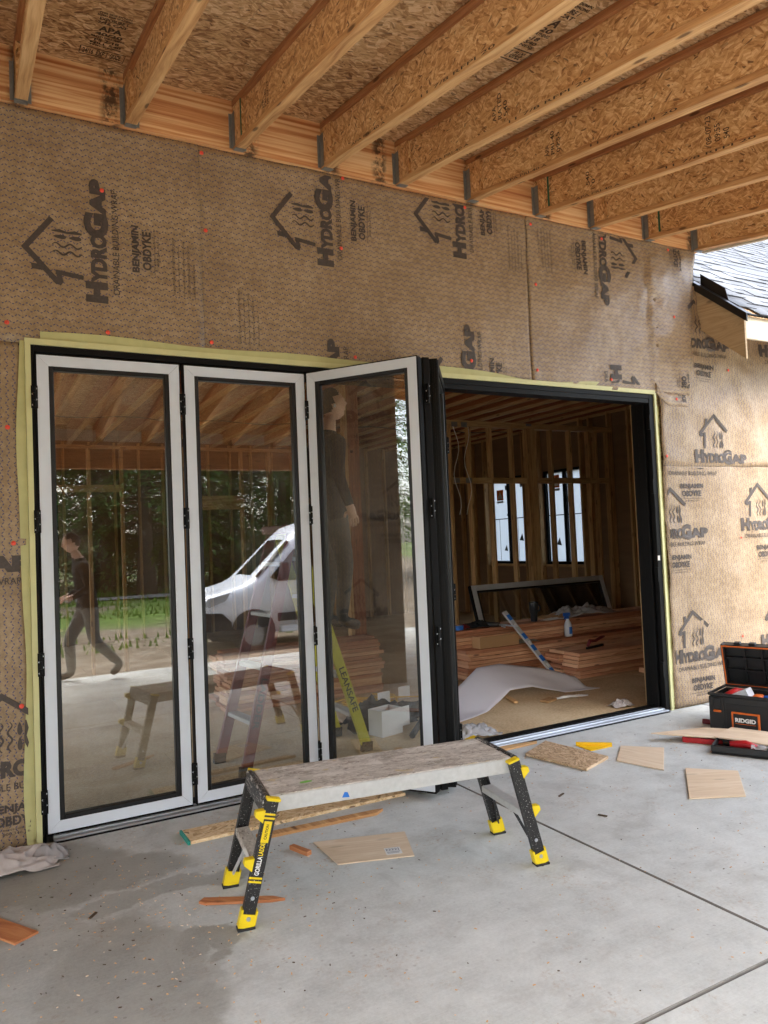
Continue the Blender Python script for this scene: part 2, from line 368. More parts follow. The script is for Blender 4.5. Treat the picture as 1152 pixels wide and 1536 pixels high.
# ------------------------------------------------------------------ mesh helpers
class MB:
    def __init__(s): s.v = []; s.f = []; s.mi = []; s.cur = 0
    def add(s, vs, fs):
        k = len(s.v); s.v += [Vector(p) for p in vs]
        s.f += [[i+k for i in f] for f in fs]; s.mi += [s.cur]*len(fs); return s
    def obox(s, c, ax, ay, az, hx, hy, hz):
        c = Vector(c); ax, ay, az = Vector(ax)*hx, Vector(ay)*hy, Vector(az)*hz
        vs = [c+ax*i+ay*j+az*k for k in (-1, 1) for j in (-1, 1) for i in (-1, 1)]
        return s.add(vs, [(0, 2, 3, 1), (4, 5, 7, 6), (0, 1, 5, 4), (2, 6, 7, 3), (0, 4, 6, 2), (1, 3, 7, 5)])
    def box(s, x0, x1, y0, y1, z0, z1):
        return s.obox(((x0+x1)/2, (y0+y1)/2, (z0+z1)/2), (1, 0, 0), (0, 1, 0), (0, 0, 1), abs(x1-x0)/2, abs(y1-y0)/2, abs(z1-z0)/2)
    def bar(s, p0, p1, w, h, up=(0, 0, 1)):      # w across, h along 'up'
        p0, p1 = Vector(p0), Vector(p1); d = (p1-p0); L = d.length; d.normalize()
        a = d.cross(Vector(up)).normalized(); b = a.cross(d)
        return s.obox((p0+p1)/2, d, a, b, L/2, w/2, h/2)
    def tube(s, pts, r, n=8, cap=True, closed=False):
        pts = [Vector(p) for p in pts]; m = len(pts); k = len(s.v); vs = []; prev = None
        for i, p in enumerate(pts):
            if closed: t = pts[(i+1) % m]-pts[i-1]
            else: t = (pts[min(i+1, m-1)]-pts[max(i-1, 0)])
            t.normalize()
            if prev is None:
                a = t.orthogonal().normalized()
            else:
                a = (prev - t*prev.dot(t))
                a = a.normalized() if a.length > 1e-6 else t.orthogonal().normalized()
            prev = a; b = t.cross(a); rr = r[i] if isinstance(r, (list, tuple)) else r
            vs += [p+(a*math.cos(2*math.pi*j/n)+b*math.sin(2*math.pi*j/n))*rr for j in range(n)]
        fs = []
        for i in range(m if closed else m-1):
            i2 = (i+1) % m
            for j in range(n): fs.append((i*n+j, i*n+(j+1) % n, i2*n+(j+1) % n, i2*n+j))
        if cap and not closed: fs += [tuple(range(n))[::-1], tuple((m-1)*n+j for j in range(n))]
        return s.add(vs, fs)
    def prism(s, poly, fn0, fn1):               # poly of 2D points, fn maps (a,b)->3D for both ends
        n = len(poly)
        vs = [fn0(*p) for p in poly]+[fn1(*p) for p in poly]
        fs = [tuple(range(n))[::-1], tuple(range(n, 2*n))]+[(i, (i+1) % n, n+(i+1) % n, n+i) for i in range(n)]
        return s.add(vs, fs)
    def lathe(s, prof, n=20, o=(0, 0, 0)):
        o = Vector(o); vs = []
        for r, z in prof: vs += [o+Vector((r*math.cos(2*math.pi*j/n), r*math.sin(2*math.pi*j/n), z)) for j in range(n)]
        fs = []
        for i in range(len(prof)-1):
            for j in range(n): fs.append((i*n+j, i*n+(j+1) % n, (i+1)*n+(j+1) % n, (i+1)*n+j))
        fs += [tuple(range(n))[::-1], tuple((len(prof)-1)*n+j for j in range(n))]
        return s.add(vs, fs)
    def grid(s, fn, nu, nv, keep=None):
        vs = [fn(i/nu, j/nv) for j in range(nv+1) for i in range(nu+1)]
        fs = []
        for j in range(nv):
            for i in range(nu):
                if keep is None or keep((i+.5)/nu, (j+.5)/nv):
                    a = j*(nu+1)+i; fs.append((a, a+1, a+nu+2, a+nu+1))
        return s.add(vs, fs)
    def build(s, name, mats, parent=None, grain=0, bevel=0, smooth=False, loc=(0, 0, 0), rotz=0, uvfn=None, xf=None, solid=0, recalc=True):
        me = bpy.data.meshes.new(name)
        me.from_pydata(s.v, [], s.f)
        mats = mats if isinstance(mats, (list, tuple)) else [mats]
        for m in mats: me.materials.append(M[m])
        for p, i in zip(me.polygons, s.mi): p.material_index = i
        if bevel or recalc:
            bm = bmesh.new(); bm.from_mesh(me)
            if bevel: bmesh.ops.bevel(bm, geom=bm.edges[:], offset=bevel, segments=1, affect='EDGES', profile=.5)
            if recalc: bmesh.ops.recalc_face_normals(bm, faces=bm.faces[:])
            bm.to_mesh(me); bm.free()
        uvl = me.uv_layers.new(name='UVMap').data
        for p in me.polygons:
            nrm = p.normal; d = max(range(3), key=lambda i: abs(nrm[i]))
            oth = [i for i in range(3) if i != d]
            if grain in oth: oth = [grain]+[i for i in oth if i != grain]
            for li in p.loop_indices:
                co = me.vertices[me.loops[li].vertex_index].co
                uvl[li].uv = uvfn(co) if uvfn else ((co[oth[0]], co[oth[1]]) if d != grain else (co[oth[0]]*.15, co[oth[1]]))
        if xf:
            for v in me.vertices: v.co = xf(v.co)
        if smooth: me.polygons.foreach_set('use_smooth', [True]*len(me.polygons))
        me.update()
        o = bpy.data.objects.new(name, me); col.objects.link(o)
        o.location = loc; o.rotation_euler = (0, 0, rotz)
        if parent: o.parent = parent
        if solid:
            md = o.modifiers.new('thickness', 'SOLIDIFY'); md.thickness = solid; md.offset = 0
        return o
def tag(o, label=None, cat=None, group=None, kind=None):
    if label: o['label'] = label
    if cat: o['category'] = cat
    if group: o['group'] = group
    if kind: o['kind'] = kind
    return o
def thing(name, label, cat, loc=(0, 0, 0), rotz=0, group=None):
    o = bpy.data.objects.new(name, None); col.objects.link(o); o.empty_display_size = .1
    o.location = loc; o.rotation_euler = (0, 0, rotz); return tag(o, label, cat, group)
def copy_tree(o, parent=None):
    c = o.copy(); col.objects.link(c); c.parent = parent
    for ch in list(o.children): copy_tree(ch, c)
    return c
def cp(o, parent, **kw):
    c = o.copy(); col.objects.link(c); c.parent = parent
    for k, v in kw.items(): setattr(c, k, v)
    return c
def fbm(p, o=4): return noise.fractal(Vector(p), .8, 2.0, o)
_tc = {}
def text2d(body, bold=0.0):
    key = (body, bold)
    if key in _tc: return _tc[key]
    cu = bpy.data.curves.new('txt', 'FONT'); cu.body = body; cu.size = 1.0; cu.offset = bold; cu.resolution_u = 3
    ob = bpy.data.objects.new('txt', cu); col.objects.link(ob)
    dg = bpy.context.evaluated_depsgraph_get(); me = bpy.data.meshes.new_from_object(ob.evaluated_get(dg))
    vs = [(v.co.x, v.co.y) for v in me.vertices]; fs = [tuple(p.vertices) for p in me.polygons]
    bpy.data.objects.remove(ob); bpy.data.curves.remove(cu); bpy.data.meshes.remove(me)
    x0, x1 = min(v[0] for v in vs), max(v[0] for v in vs); y0, y1 = min(v[1] for v in vs), max(v[1] for v in vs)
    r = ([((x-x0)/(x1-x0), (y-y0)/(y1-y0)) for x, y in vs], fs); _tc[key] = r; return r
class Print2D:                                # flat lettering and marks in (u, v)
    def __init__(s): s.v = []; s.f = []
    def add(s, vs, fs):
        k = len(s.v); s.v += vs; s.f += [tuple(i+k for i in f) for f in fs]
    def text(s, body, u0, u1, v0, v1, bold=0.0):
        vs, fs = text2d(body, bold); s.add([(u0+x*(u1-u0), v0+y*(v1-v0)) for x, y in vs], fs)
    def stroke(s, pts, w, taper=None):
        n = len(pts); L = []; Rr = []
        for i, p in enumerate(pts):
            a, b = pts[max(i-1, 0)], pts[min(i+1, n-1)]
            dx, dy = b[0]-a[0], b[1]-a[1]; l = math.hypot(dx, dy) or 1; ww = (taper[i] if taper else w)/2
            if 0 < i < n-1:
                d1 = Vector((p[0]-a[0], p[1]-a[1])).normalized(); d2 = Vector((b[0]-p[0], b[1]-p[1])).normalized()
                ww /= max(.4, math.sqrt(max(0.0, (1+d1.dot(d2))/2)))
            L.append((p[0]-dy/l*ww, p[1]+dx/l*ww)); Rr.append((p[0]+dy/l*ww, p[1]-dx/l*ww))
        s.add(L+Rr, [(i, n+i, n+i+1, i+1) for i in range(n-1)])
    def rect(s, u0, u1, v0, v1): s.add([(u0, v0), (u1, v0), (u1, v1), (u0, v1)], [(0, 1, 2, 3)])
    def mapped(s, name, mat, parent, fn, clip=None, cut=0, **kw):   # fn(u,v)->Vector ; clip in mapped plane: list of (co, no)
        me = bpy.data.meshes.new(name); me.from_pydata([(u, v, 0) for u, v in s.v], [], s.f)
        bm = bmesh.new(); bm.from_mesh(me)
        for u, v in clip or ():
            pass
        for co, no in (clip or ()):
            bmesh.ops.bisect_plane(bm, geom=bm.verts[:]+bm.edges[:]+bm.faces[:], plane_co=(*co, 0), plane_no=(*no, 0), clear_outer=True)
        if cut: bmesh.ops.triangulate(bm, faces=bm.faces[:])
        for v in bm.verts: v.co = fn(v.co.x, v.co.y)
        bm.to_mesh(me); bm.free()
        if not me.polygons: bpy.data.meshes.remove(me); return None
        me.materials.append(M[mat]); uvl = me.uv_layers.new(name='UVMap').data
        for lp in me.loops:
            co = me.vertices[lp.vertex_index].co; uvl[lp.index].uv = (co.x+co.y*.7, co.z+co.y*.3)
        o = bpy.data.objects.new(name, me); col.objects.link(o)
        if parent: o.parent = parent
        return o

# ------------------------------------------------------------------ ground
def yard_z(x, y):
    d = max(0.0, -5.6-y, x-13.5, -8.1-x, y-10) if not (-8.1 < x < 13.5 and -5.6 < y < 10) else 0.0
    base = -.10-.42*min(1, d/4.0)
    return base + .05*fbm((x*.5, y*.5, 0))*min(1, d/1.5) + .16*fbm((x*.07, y*.07, 3))*min(1, d/8)
mb = MB()
xs = [-400, -200, -90, -60, -45]+[-36+1.2*i for i in range(61)]+[45, 60, 90, 200, 400]
ys = [-400, -200, -110, -80, -64]+[-56+1.0*i for i in range(73)]+[24, 40, 90, 200, 400]
vs = [(x, y, yard_z(x, y)) for y in ys for x in xs]
nx = len(xs)
mb.add(vs, [(j*nx+i, j*nx+i+1, (j+1)*nx+i+1, (j+1)*nx+i) for j in range(len(ys)-1) for i in range(nx-1)])
tag(mb.build('ground', 'yard', smooth=True), kind='structure')
mb = MB(); N = 40
vs = []
for i in range(N+1):
    x = -50+100*i/N; yc = -29+.04*x+1.2*math.sin(x*.05)
    for k in (-1.6, 0, 1.6): vs.append((x, yc+k, yard_z(x, yc+k)+.05+(.06 if k == 0 else 0)))
mb.add(vs, [(i*3+k, (i+1)*3+k, (i+1)*3+k+1, i*3+k+1) for i in range(N) for k in (0, 1)])
tag(mb.build('road', 'gravel_road', smooth=True), kind='structure')

# patio slab: cast bays with tooled joints
slab = bpy.data.objects.new('patio_slab', None); col.objects.link(slab); tag(slab, kind='structure')
XJ = [-6.4, -5.4, -3.4, -.58, 2.324, 5.23, 8.1]; YJ = [-5.55, -2.735, -.012]
for i in range(6):
    for j in range(2):
        mb = MB(); g = .0042
        x0, x1, y0, y1 = XJ[i]+g, XJ[i+1]-g, YJ[j]+g, YJ[j+1]-g
        c = .005
        mb.add([(x0, y0, -.16), (x1, y0, -.16), (x1, y1, -.16), (x0, y1, -.16), (x0, y0, -.012), (x1, y0, -.012), (x1, y1, -.012), (x0, y1, -.012),
                (x0+c*.4, y0+c*.4, -.004), (x1-c*.4, y0+c*.4, -.004), (x1-c*.4, y1-c*.4, -.004), (x0+c*.4, y1-c*.4, -.004),
                (x0+c, y0+c, 0), (x1-c, y0+c, 0), (x1-c, y1-c, 0), (x0+c, y1-c, 0)],
               [(0, 3, 2, 1)]+[(k*4+a, k*4+(a+1) % 4, k*4+4+(a+1) % 4, k*4+4+a) for k in range(3) for a in range(4)]+[(12, 13, 14, 15)])
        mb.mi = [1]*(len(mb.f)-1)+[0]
        mb.build('slab_bay', ['concrete', 'joint_dirt_shade'], slab)
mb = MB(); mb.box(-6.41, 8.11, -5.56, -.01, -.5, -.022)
mb.build('slab_base', 'joint_dirt_shade', slab)

# ------------------------------------------------------------------ front wall of the house
W, H = 4.84, 2.69
wall = thing('house_wall', 'long tan building wrap wall around the folding door opening', 'wall')
mb = MB()
mb.box(-7.4, 0, .012, .15, -.45, 4.02); mb.box(W, 5.45, .012, .15, -.45, 4.02); mb.box(0, W, .012, .15, H, 4.02)
mb.box(5.45, 8.66, .012, .15, -.45, 3.72); mb.box(-7.4, 5.45, .012, .15, 4.02, 4.62)
mb.build('wall_sheathing', 'osb_sheathing', wall, recalc=False)
def wrinkle(x, z):
    a = .0050*(1+fbm((x*1.5, z*1.5, 1.0), 3))+.0034*(1+fbm((x*4.6, z*3.6, 4.0), 2))
    a += .008*max(0.0, 1-6*abs(noise.noise(Vector((x*1.1+z*.5, z*.9-x*.3, 12.0)))))**1.6
    # tension folds fanning out of the upper right corner of the covered wall and across the right hand sheets
    k = max(0.0, min(1.0, (x-3.2)/1.6))
    ang = math.atan2(z-4.6, x-5.9)
    a += k*.013*(1+fbm((ang*6.5, math.hypot(x-5.9, z-4.6)*.8, 9.0)))
    k2 = max(0.0, min(1.0, (x-4.6)/.5))*max(0.0, 1-abs(z-3.2)/.9)
    a += k2*.020*(1-min(1, 2.2*abs(noise.noise(Vector((x*3.4+z*2.6, z*1.2-x*.6, 17.0))))))**1.5
    if x > 4.84: a += .010*(1+fbm((x*2.0, z*4.0, 21.0), 3))+.010*max(0.0, 1-5*abs(noise.noise(Vector((x*1.6-z*.8, z*1.9+x*.5, 33.0)))))**1.5
    return -a
def sheet(x0, x1, z0, z1, lift, vert, edge=None, holes=True, step=.05):
    nu, nv = max(2, int((x1-x0)/step)), max(2, int((z1-z0)/step)); mb = MB()
    def fn(u, v):
        x, z = x0+u*(x1-x0), z0+v*(z1-z0)
        if edge: x, z = edge(x, z)
        return Vector((x, wrinkle(x, z)-lift, z))
    mb.grid(fn, nu, nv)
    o = mb.build('wrap_sheet', 'wrap', wall, smooth=True, solid=.0012, uvfn=(lambda c: (c.z, c.x)) if vert else (lambda c: (c.x, c.z)))
    o.data.update(); return o
wob = lambda s: (lambda x, z: (x+.006*noise.noise(Vector((0, z*2.2, s))) if True else x, z))
shA = sheet(-1.5, .965, 2.70, 4.03, .004, False, wob(3))
shB = sheet(.93, 3.55, 2.70, 4.03, .000, False)
def edgeC(x, z):
    xr = 5.255+(z-2.6)/1.43*.195; return 3.53+(x-3.53)*(xr-3.53)/1.92+.006*noise.noise(Vector((0, z*2.2, 5))), z
shC = sheet(3.53, 5.45, 2.70, 4.03, .005, False, edgeC, step=.03)
def flap(x, z):                                # lower tongue of the right sheet
    if z < 2.70:
        k = max(0.0, (5.02-x)/.15); z = z+min(.2, .10*k*k)
    return x, z
shC2 = sheet(4.86, 5.245, 2.595, 2.71, .0052, False, flap, step=.025)
shD = sheet(-1.5, -.045, 0.004, 2.71, .001, True)
shE = sheet(4.895, 8.66, 2.075, 3.70, .003, True, lambda x, z: (x+(.02*noise.noise(Vector((0, z*3, 2))) if x < 4.96 else 0), z+(.012*noise.noise(Vector((x*3, 0, 8))) if z < 2.15 else 0)))
shF = sheet(4.895, 8.66, .012, 2.11, .000, True)
tag(shA, 'wrap sheet with sideways lettering over the left panels'); tag(shC, 'wrinkled wrap sheet in the upper corner')

def logo():
    p = Print2D()
    p.text('H', 0, .120, 0, .120, .085); p.text('YDRO', .112, .398, .0, .090, .06)
    p.text('G', .372, .520, -.012, .124, .075); p.text('AP', .508, .720, .0, .088, .075)
    p.text('DRAINABLE BUILDING WRAP', .060, .672, -.066, -.030, .004)
    p.text('BENJAMIN', .205, .485, -.192, -.138, .04); p.text('OBDYKE', .225, .455, -.250, -.198, .04)
    p.text('www.benjaminobdyke.com', .20, .48, -.276, -.262, 0); p.text('800.346.7655', .26, .42, -.296, -.283, 0)
    p.stroke([(.452, .290), (.270, .428), (.088, .262)], .030)
    p.stroke([(.082, .262), (.098, .250), (.150, .262), (.152, .262)], .026)
    p.stroke([(.150, .275), (.134, .130)], .026)
    p.add([(.150, .330), (.182, .360), (.184, .400), (.152, .396)], [(0, 1, 2, 3)])
    for u0 in (.262, .305):
        p.stroke([(u0+.011*math.sin(i*.72), .290-i*.0086) for i in range(19)], .009, [.004+.006*min(1, i/6, (18-i)/3+.3) for i in range(19)])
    for v0 in (.285, .205):
        p.add([(.352+.015*w*math.cos(a), v0-.035+.034*math.sin(a)) for a, w in [(math.pi/2+2*math.pi*i/16, .25+.75*abs(math.sin(math.pi*i/16))) for i in range(16)]], [tuple(range(16))])
    p.stroke([(.382, .292), (.386, .25), (.379, .21), (.385, .17), (.380, .135)], .013, [.006, .018, .012, .020, .010])
    return p
LOGO = logo()
def notes():
    p = Print2D()
    for i in range(5):
        p.text(['WARNING INSTALL PER THE WRITTEN INSTRUCTIONS', 'for use behind siding on vertical walls only', 'Building paper product, see the current guide', 'COVER WITHIN ONE HUNDRED TWENTY DAYS', 'drainable weather barrier'][i], 0, [.34, .30, .33, .31, .2][i], -.03*i, -.03*i+.014, 0)
    return p
NOTES = notes()
def place(p, sheet_o, x0, z0, mode, rect, lift=.0065, s=1.0, name='printed_logo'):
    xa, xb, za, zb = rect
    if mode == 'up90': f = lambda u, v: (x0-v*s, z0+u*s); inv = [((x0-xa)/s, 'v', 1), ((x0-xb)/s, 'v', -1), ((za-z0)/s, 'u', -1), ((zb-z0)/s, 'u', 1)]
    elif mode == 'dn90': f = lambda u, v: (x0+v*s, z0-u*s); inv = [((xa-x0)/s, 'v', -1), ((xb-x0)/s, 'v', 1), ((z0-zb)/s, 'u', -1), ((z0-za)/s, 'u', 1)]
    else: f = lambda u, v: (x0+u*s, z0+v*s); inv = [((xa-x0)/s, 'u', -1), ((xb-x0)/s, 'u', 1), ((za-z0)/s, 'v', -1), ((zb-z0)/s, 'v', 1)]
    clip = [((c, 0), (sg, 0)) if ax == 'u' else ((0, c), (0, sg)) for c, ax, sg in inv]
    def fn(u, v):
        x, z = f(u, v); return Vector((x, wrinkle(x, z)-lift, z))
    return p.mapped(name, 'wrap_ink', sheet_o, fn, clip)
RA, RB, RC = (-1.5, .94, 2.76, 4.0), (.985, 3.50, 2.76, 4.0), (3.58, 5.26, 2.76, 4.005)
for (x0, z0) in ((.413, 2.965),): place(LOGO, shA, x0, z0, 'up90', RA, .0095)
place(LOGO, shA, -.69, 3.38, 'up90', RA, .0095); place(LOGO, shA, -.69, 2.17, 'up90', RA, .0095)
for (x0, z0) in ((1.862, 3.382), (1.875, 2.175), (2.955, 3.595), (2.985, 2.385)): place(LOGO, shB, x0, z0, 'up90', RB, .0055)
place(NOTES, shA, .80, 3.06, 'up90', RA, .0095, name='printed_notes'); place(NOTES, shB, 1.20, 2.80, 'up90', RB, .0055, name='printed_notes'); place(NOTES, shB, 3.36, 3.58, 'up90', RB, .0055, name='printed_notes')
place(LOGO, shC, 4.285, 4.12, 'dn90', RC, .0105); place(LOGO, shC, 4.345, 2.91, 'dn90', RC, .0105)
place(LOGO, shC, 5.42, 4.30, 'dn90', RC, .0105); place(LOGO, shC, 5.42, 3.09, 'dn90', RC, .0105); place(LOGO, shC2, 5.42, 3.09, 'dn90', (4.9, 5.24, 2.61, 2.70), .0105)
place(NOTES, shC, 3.76, 3.94, 'dn90', RC, .0105, name='printed_notes')
RE, RF, RD = (5.33, 8.6, 2.09, 3.68), (4.93, 8.6, .03, 2.06), (-1.48, -.055, .02, 2.69)
for x0, z0 in ((5.13, 3.13), (6.29, 3.13), (5.30, 2.105), (6.44, 2.105), (7.45, 3.13), (7.6, 2.1)): place(LOGO, shE, x0, z0, 'flat', (RE[0] if z0 > 2.5 else 4.95, *RE[1:]), .0085)
for x0, z0 in ((4.70, 1.445), (5.87, 1.485), (4.90, .375), (6.06, .40), (7.05, 1.48), (7.2, .4)): place(LOGO, shF, x0, z0, 'flat', RF, .0055)
for x0, z0 in ((-.745, 1.455), (-.45, .375)): place(LOGO, shD, x0, z0, 'flat', RD, .0065)
place(LOGO, shF, 4.90, 2.06, 'flat', RF, .0055)
# red plastic cap nails
tk = None
for (x, z) in ((-.113, 2.802), (.405, 2.797), (.984, 3.971), (.993, 3.486), (1.007, 2.793), (.394, 3.624), (1.95, 4.005), (1.918, 3.518), (1.99, 2.782), (2.956, 3.984), (3.577, 3.962), (3.60, 3.487), (3.577, 2.81), (4.349, 2.785), (5.126, 3.385), (5.101, 2.66), (5.822, 2.966), (4.935, 2.158), (5.861, 1.428), (5.788, .537), (-.107, 1.608), (-.087, .742), (-.122, 2.231), (4.323, 3.96), (5.115, 3.986), (2.951, 2.834), (-.6, 3.3), (6.4, 1.9), (6.6, .8)):
    if tk is None:
        mb = MB(); mb.lathe([(.006, 0), (.0125, .001), (.0125, .002), (.009, .0032), (.0045, .0026), (.004, .004), (.0005, .0042)], 12)
        mb.v = [Vector((p.x, -p.z, p.y)) for p in mb.v]; tk = mb.build('cap_nail', 'red_tack', wall, smooth=True); o = tk
    else: o = cp(tk, wall)
    o.location = (x, wrinkle(x, z)-.0105, z)

# bare framing in the gap at the right jamb
mb = MB(); mb.box(4.86, 4.91, .004, .011, 2.30, 2.66); mb.build('exposed_header_end', 'orange_wood', wall, grain=2)

# return wall at the left end of the covered patio
rw = thing('return_wall', 'short wrapped return wall at the left end of the covered patio', 'wall', (-1.66, -.55, 0))
mb = MB(); mb.box(-.14, .14, -.62, .552, -.1, 3.82); mb.build('wall_core', 'osb_sheathing', rw)
mb = MB()
def rfn(u, v):
    y, z = -.63+u*1.18, 0+v*3.82; return Vector((.146+.004*(1+fbm((y*3, z*2, 31))), y, z))
mb.grid(rfn, 24, 60); rs = mb.build('wrap_sheet', 'wrap', rw, smooth=True, uvfn=lambda c: (c.z, c.y), solid=.0012)
for y0, z0 in ((-.58, 2.83), (-.90, 1.75), (-.45, .7)):
    LOGO.mapped('printed_logo', 'wrap_ink', rs, lambda u, v: Vector((.1485+.004*(1+fbm(((y0+u)*3, (z0+v)*2, 31))), y0+u, z0+v)), [((.54-y0, 0), (1, 0)), ((-.62-y0, 0), (-1, 0))])

# ------------------------------------------------------------------ patio roof: I-joists, ledger, sheathing, beam, posts
SL = .172
ZB = 4.028                                  # underside of the joists at the wall
roof = thing('patio_roof', 'patio roof of wooden I joists under strand board sheathing', 'roof')
slope = lambda c: Vector((c.x, c.y, c.z+SL*c.y))
mb = MB(); mb.box(-5.1, 5.51, -.048, .008, 4.022, 4.40); mb.build('ledger_board', 'laminated_ledger', roof)
YE = -6.35
def make_joist(x, first):
    if first is None:
        y0 = -.052
        mb = MB(); mb.box(-.0055, .0055, YE, y0, ZB+.036, ZB+.274); w = mb.build('joist', 'osb_web', roof, grain=1, xf=slope)
        mb = MB(); mb.box(-.032, .032, YE, y0, ZB, ZB+.038); mb.build('bottom_flange', 'fir_flange', w, grain=1, bevel=.003, xf=slope)
        mb = MB(); mb.box(-.032, .032, YE, y0, ZB+.272, ZB+.310); mb.build('top_flange', 'fir_top_flange', w, grain=1, bevel=.003, xf=slope)
        for s in (-1, 1):
            mb = MB(); mb.box(s*.0058, s*.029, y0-.165, y0, ZB+.039, ZB+.27); mb.build('web_stiffener', 'osb_web', w, grain=2, xf=slope)
            mb = MB(); mb.box(s*.0335, s*.0355, y0-.05, y0+.002, ZB-.003, ZB+.215); mb.box(s*.0336, s*.054, y0-.0025, y0+.0035, ZB-.002, ZB+.215); mb.build('hanger_side', 'galvanised', w)
        mb = MB(); mb.box(-.034, .034, y0-.055, y0, ZB-.005, ZB-.001); mb.build('hanger_seat', 'galvanised', w, xf=slope)
        w.location = (x, 0, 0); return w
    c = copy_tree(first, roof); c.location = (x, 0, 0); return c
JX = [.5995*k + .017*(-1)**k*((k*7) % 3-1) - .03 for k in range(-3, 10)]
JX = [-4.86, -4.25, -3.64, -3.03, -2.42, -1.82, -1.21, -.61, -.02, .556, 1.208, 1.81, 2.382, 2.988, 3.632, 4.214, 4.84, 5.463]  # roof lengthened to the left, out of view, to shade that side
first = None
joists = []
for i, x in enumerate(JX):
    j = make_joist(x, first); first = first or j; joists.append(j)
def stripe(jn, y, mat):                        # painted grading line on the web
    mb = MB(); mb.box(-.0312, -.0300, y-.010, y+.010, ZB+.04, ZB+.268); mb.build('painted_mark', mat, joists[jn], xf=slope)
for jn, m in ((10, 'dark_green_paint'), (14, 'dark_green_paint'), (16, 'dark_green_paint')): stripe(jn, -.214, m)
for jn in (9, 11, 12, 13, 15):
    mb = MB(); mb.box(-.0306, -.0292, -.222, -.214, ZB+.04, ZB+.268); mb.build('stiffener_edge', 'fir_flange', joists[jn], xf=slope)
def web_stamp(jn, y0, rows, h=.022, w=.12, zb=.10, rot=True):
    p = Print2D()
    for i, r in enumerate(rows): p.text(r, 0, w*(len(r)/max(len(q) for q in rows)), -i*h*1.5, -i*h*1.5+h, .01)
    if rot: f = lambda u, v: slope(Vector((-.0068, y0+v, ZB+zb+u)))
    else: f = lambda u, v: slope(Vector((-.0330, y0-u, ZB+.012+v)))
    p.mapped('grade_stamp', 'stamp_ink', joists[jn], f)
web_stamp(10, -.55, ['APA', 'PRI-40', '08-07-23'], .026, .13, .09)
web_stamp(11, -.10, ['PRI', 'APA', '16 IN'], .03, .14, .09)
web_stamp(12, -1.16, ['APA', 'RATED', '540'], .034, .15, .08)
web_stamp(13, -.92, ['APA', 'PRI-40', '09:55'], .034, .15, .08)
web_stamp(14, -1.62, ['08-07-23', '09:55', '540'], .040, .17, .08)
web_stamp(14, -.62, ['540', '0'], .035, .10, .1)
web_stamp(15, -1.9, ['APA', '540'], .035, .12, .09)
for jn in (11, 12, 13, 14): web_stamp(jn, -1.3, ['11 7/8 RFPI 20'], .016, .62, rot=False); web_stamp(jn, -.5, ['APA PRI-40 A'], .016, .42, rot=False)
# sheathing sheets
ZS = ZB+.312
k = 0
rows = [(-.046, -.95), (-.953, -2.17), (-2.173, -3.39), (-3.393, -4.61), (-4.613, -5.83), (-5.833, -6.45)]
for r, (ya, yb) in enumerate(rows):
    x = -5.15 - (1.2 if r % 2 else 0)
    while x < 5.55:
        a, b = max(x, -5.15), min(x+2.437, 5.545)
        if b-a > .05:
            mb = MB(); mb.box(a, b, yb, ya, ZS, ZS+.012); mb.build('sheathing_panel', 'osb_sheathing', roof, xf=slope)
        x += 2.44
mb = MB(); mb.box(-5.2, 5.60, -6.5, .0, ZS+.0135, ZS+.03); mb.build('roof_membrane', 'membrane', roof, xf=slope)
mb = MB(); mb.box(5.520, 5.548, -6.46, -.07, ZB-.012, ZS-.003); mb.build('fascia_board', 'primed_fascia', roof, grain=1, xf=slope)
mb = MB(); mb.box(-5.16, 5.55, -6.49, -6.452, ZB-.03, ZS+.01); mb.build('fascia_board', 'primed_fascia', roof, grain=0, xf=slope)
zb6 = ZB-SL*5.95
mb = MB(); mb.box(-5.1, 5.5, -6.02, -5.88, zb6-.37, zb6-.012); mb.build('edge_beam', 'fir_top_flange', roof, grain=0, bevel=.004)
for x in (-4.9, -2.6, 5.3):
    mb = MB(); mb.box(x-.07, x+.07, -6.02, -5.88, -.30, zb6-.372); mb.build('post', 'fir_lumber', roof, grain=2, bevel=.004)
    mb = MB(); mb.box(x-.16, x+.16, -6.11, -5.79, -.7, -.29); mb.build('post_footing', 'foundation', roof, bevel=.01)
def ceil_stamp(x0, y0, s):
    p = Print2D(); v = 0
    rows = [('THIS SIDE DOWN', .15, .018), ('SIZED FOR SPACING', .16, .018), ('EXPOSURE 1', .13, .030), ('7/16 CAT', .14, .026), ('APA', .11, .055), ('40/20', .13, .034), ('RATED SHEATHING', .16, .022), ('PS 2-18', .12, .030), ('MILL 540', .15, .024), ('THICKNESS', .16, .018)]
    for tx, w_, h_ in rows:
        v -= h_*1.35; p.text(tx, (.16-w_)/2, (.16+w_)/2, v, v+h_, .04)
    v -= .03
    p.stroke([(-.03, v), (.19, v), (.19, v-.09), (-.03, v-.09), (-.03, v)], .006)
    for q in range(3): p.text(('24/16', 'EXP 1', 'GRADE')[q], -.018+.068*q, .036+.068*q, v-.075, v-.015, .03)
    p.mapped('grade_stamp', 'stamp_ink', roof, lambda u, v: slope(Vector((x0+u*s, y0-v*s, ZS-.0015))))
ceil_stamp(.30, -.70, 1.05); ceil_stamp(.26, -1.42, 1.0); ceil_stamp(2.11, -2.02, 1.25); ceil_stamp(2.62, -1.30, 1.0)

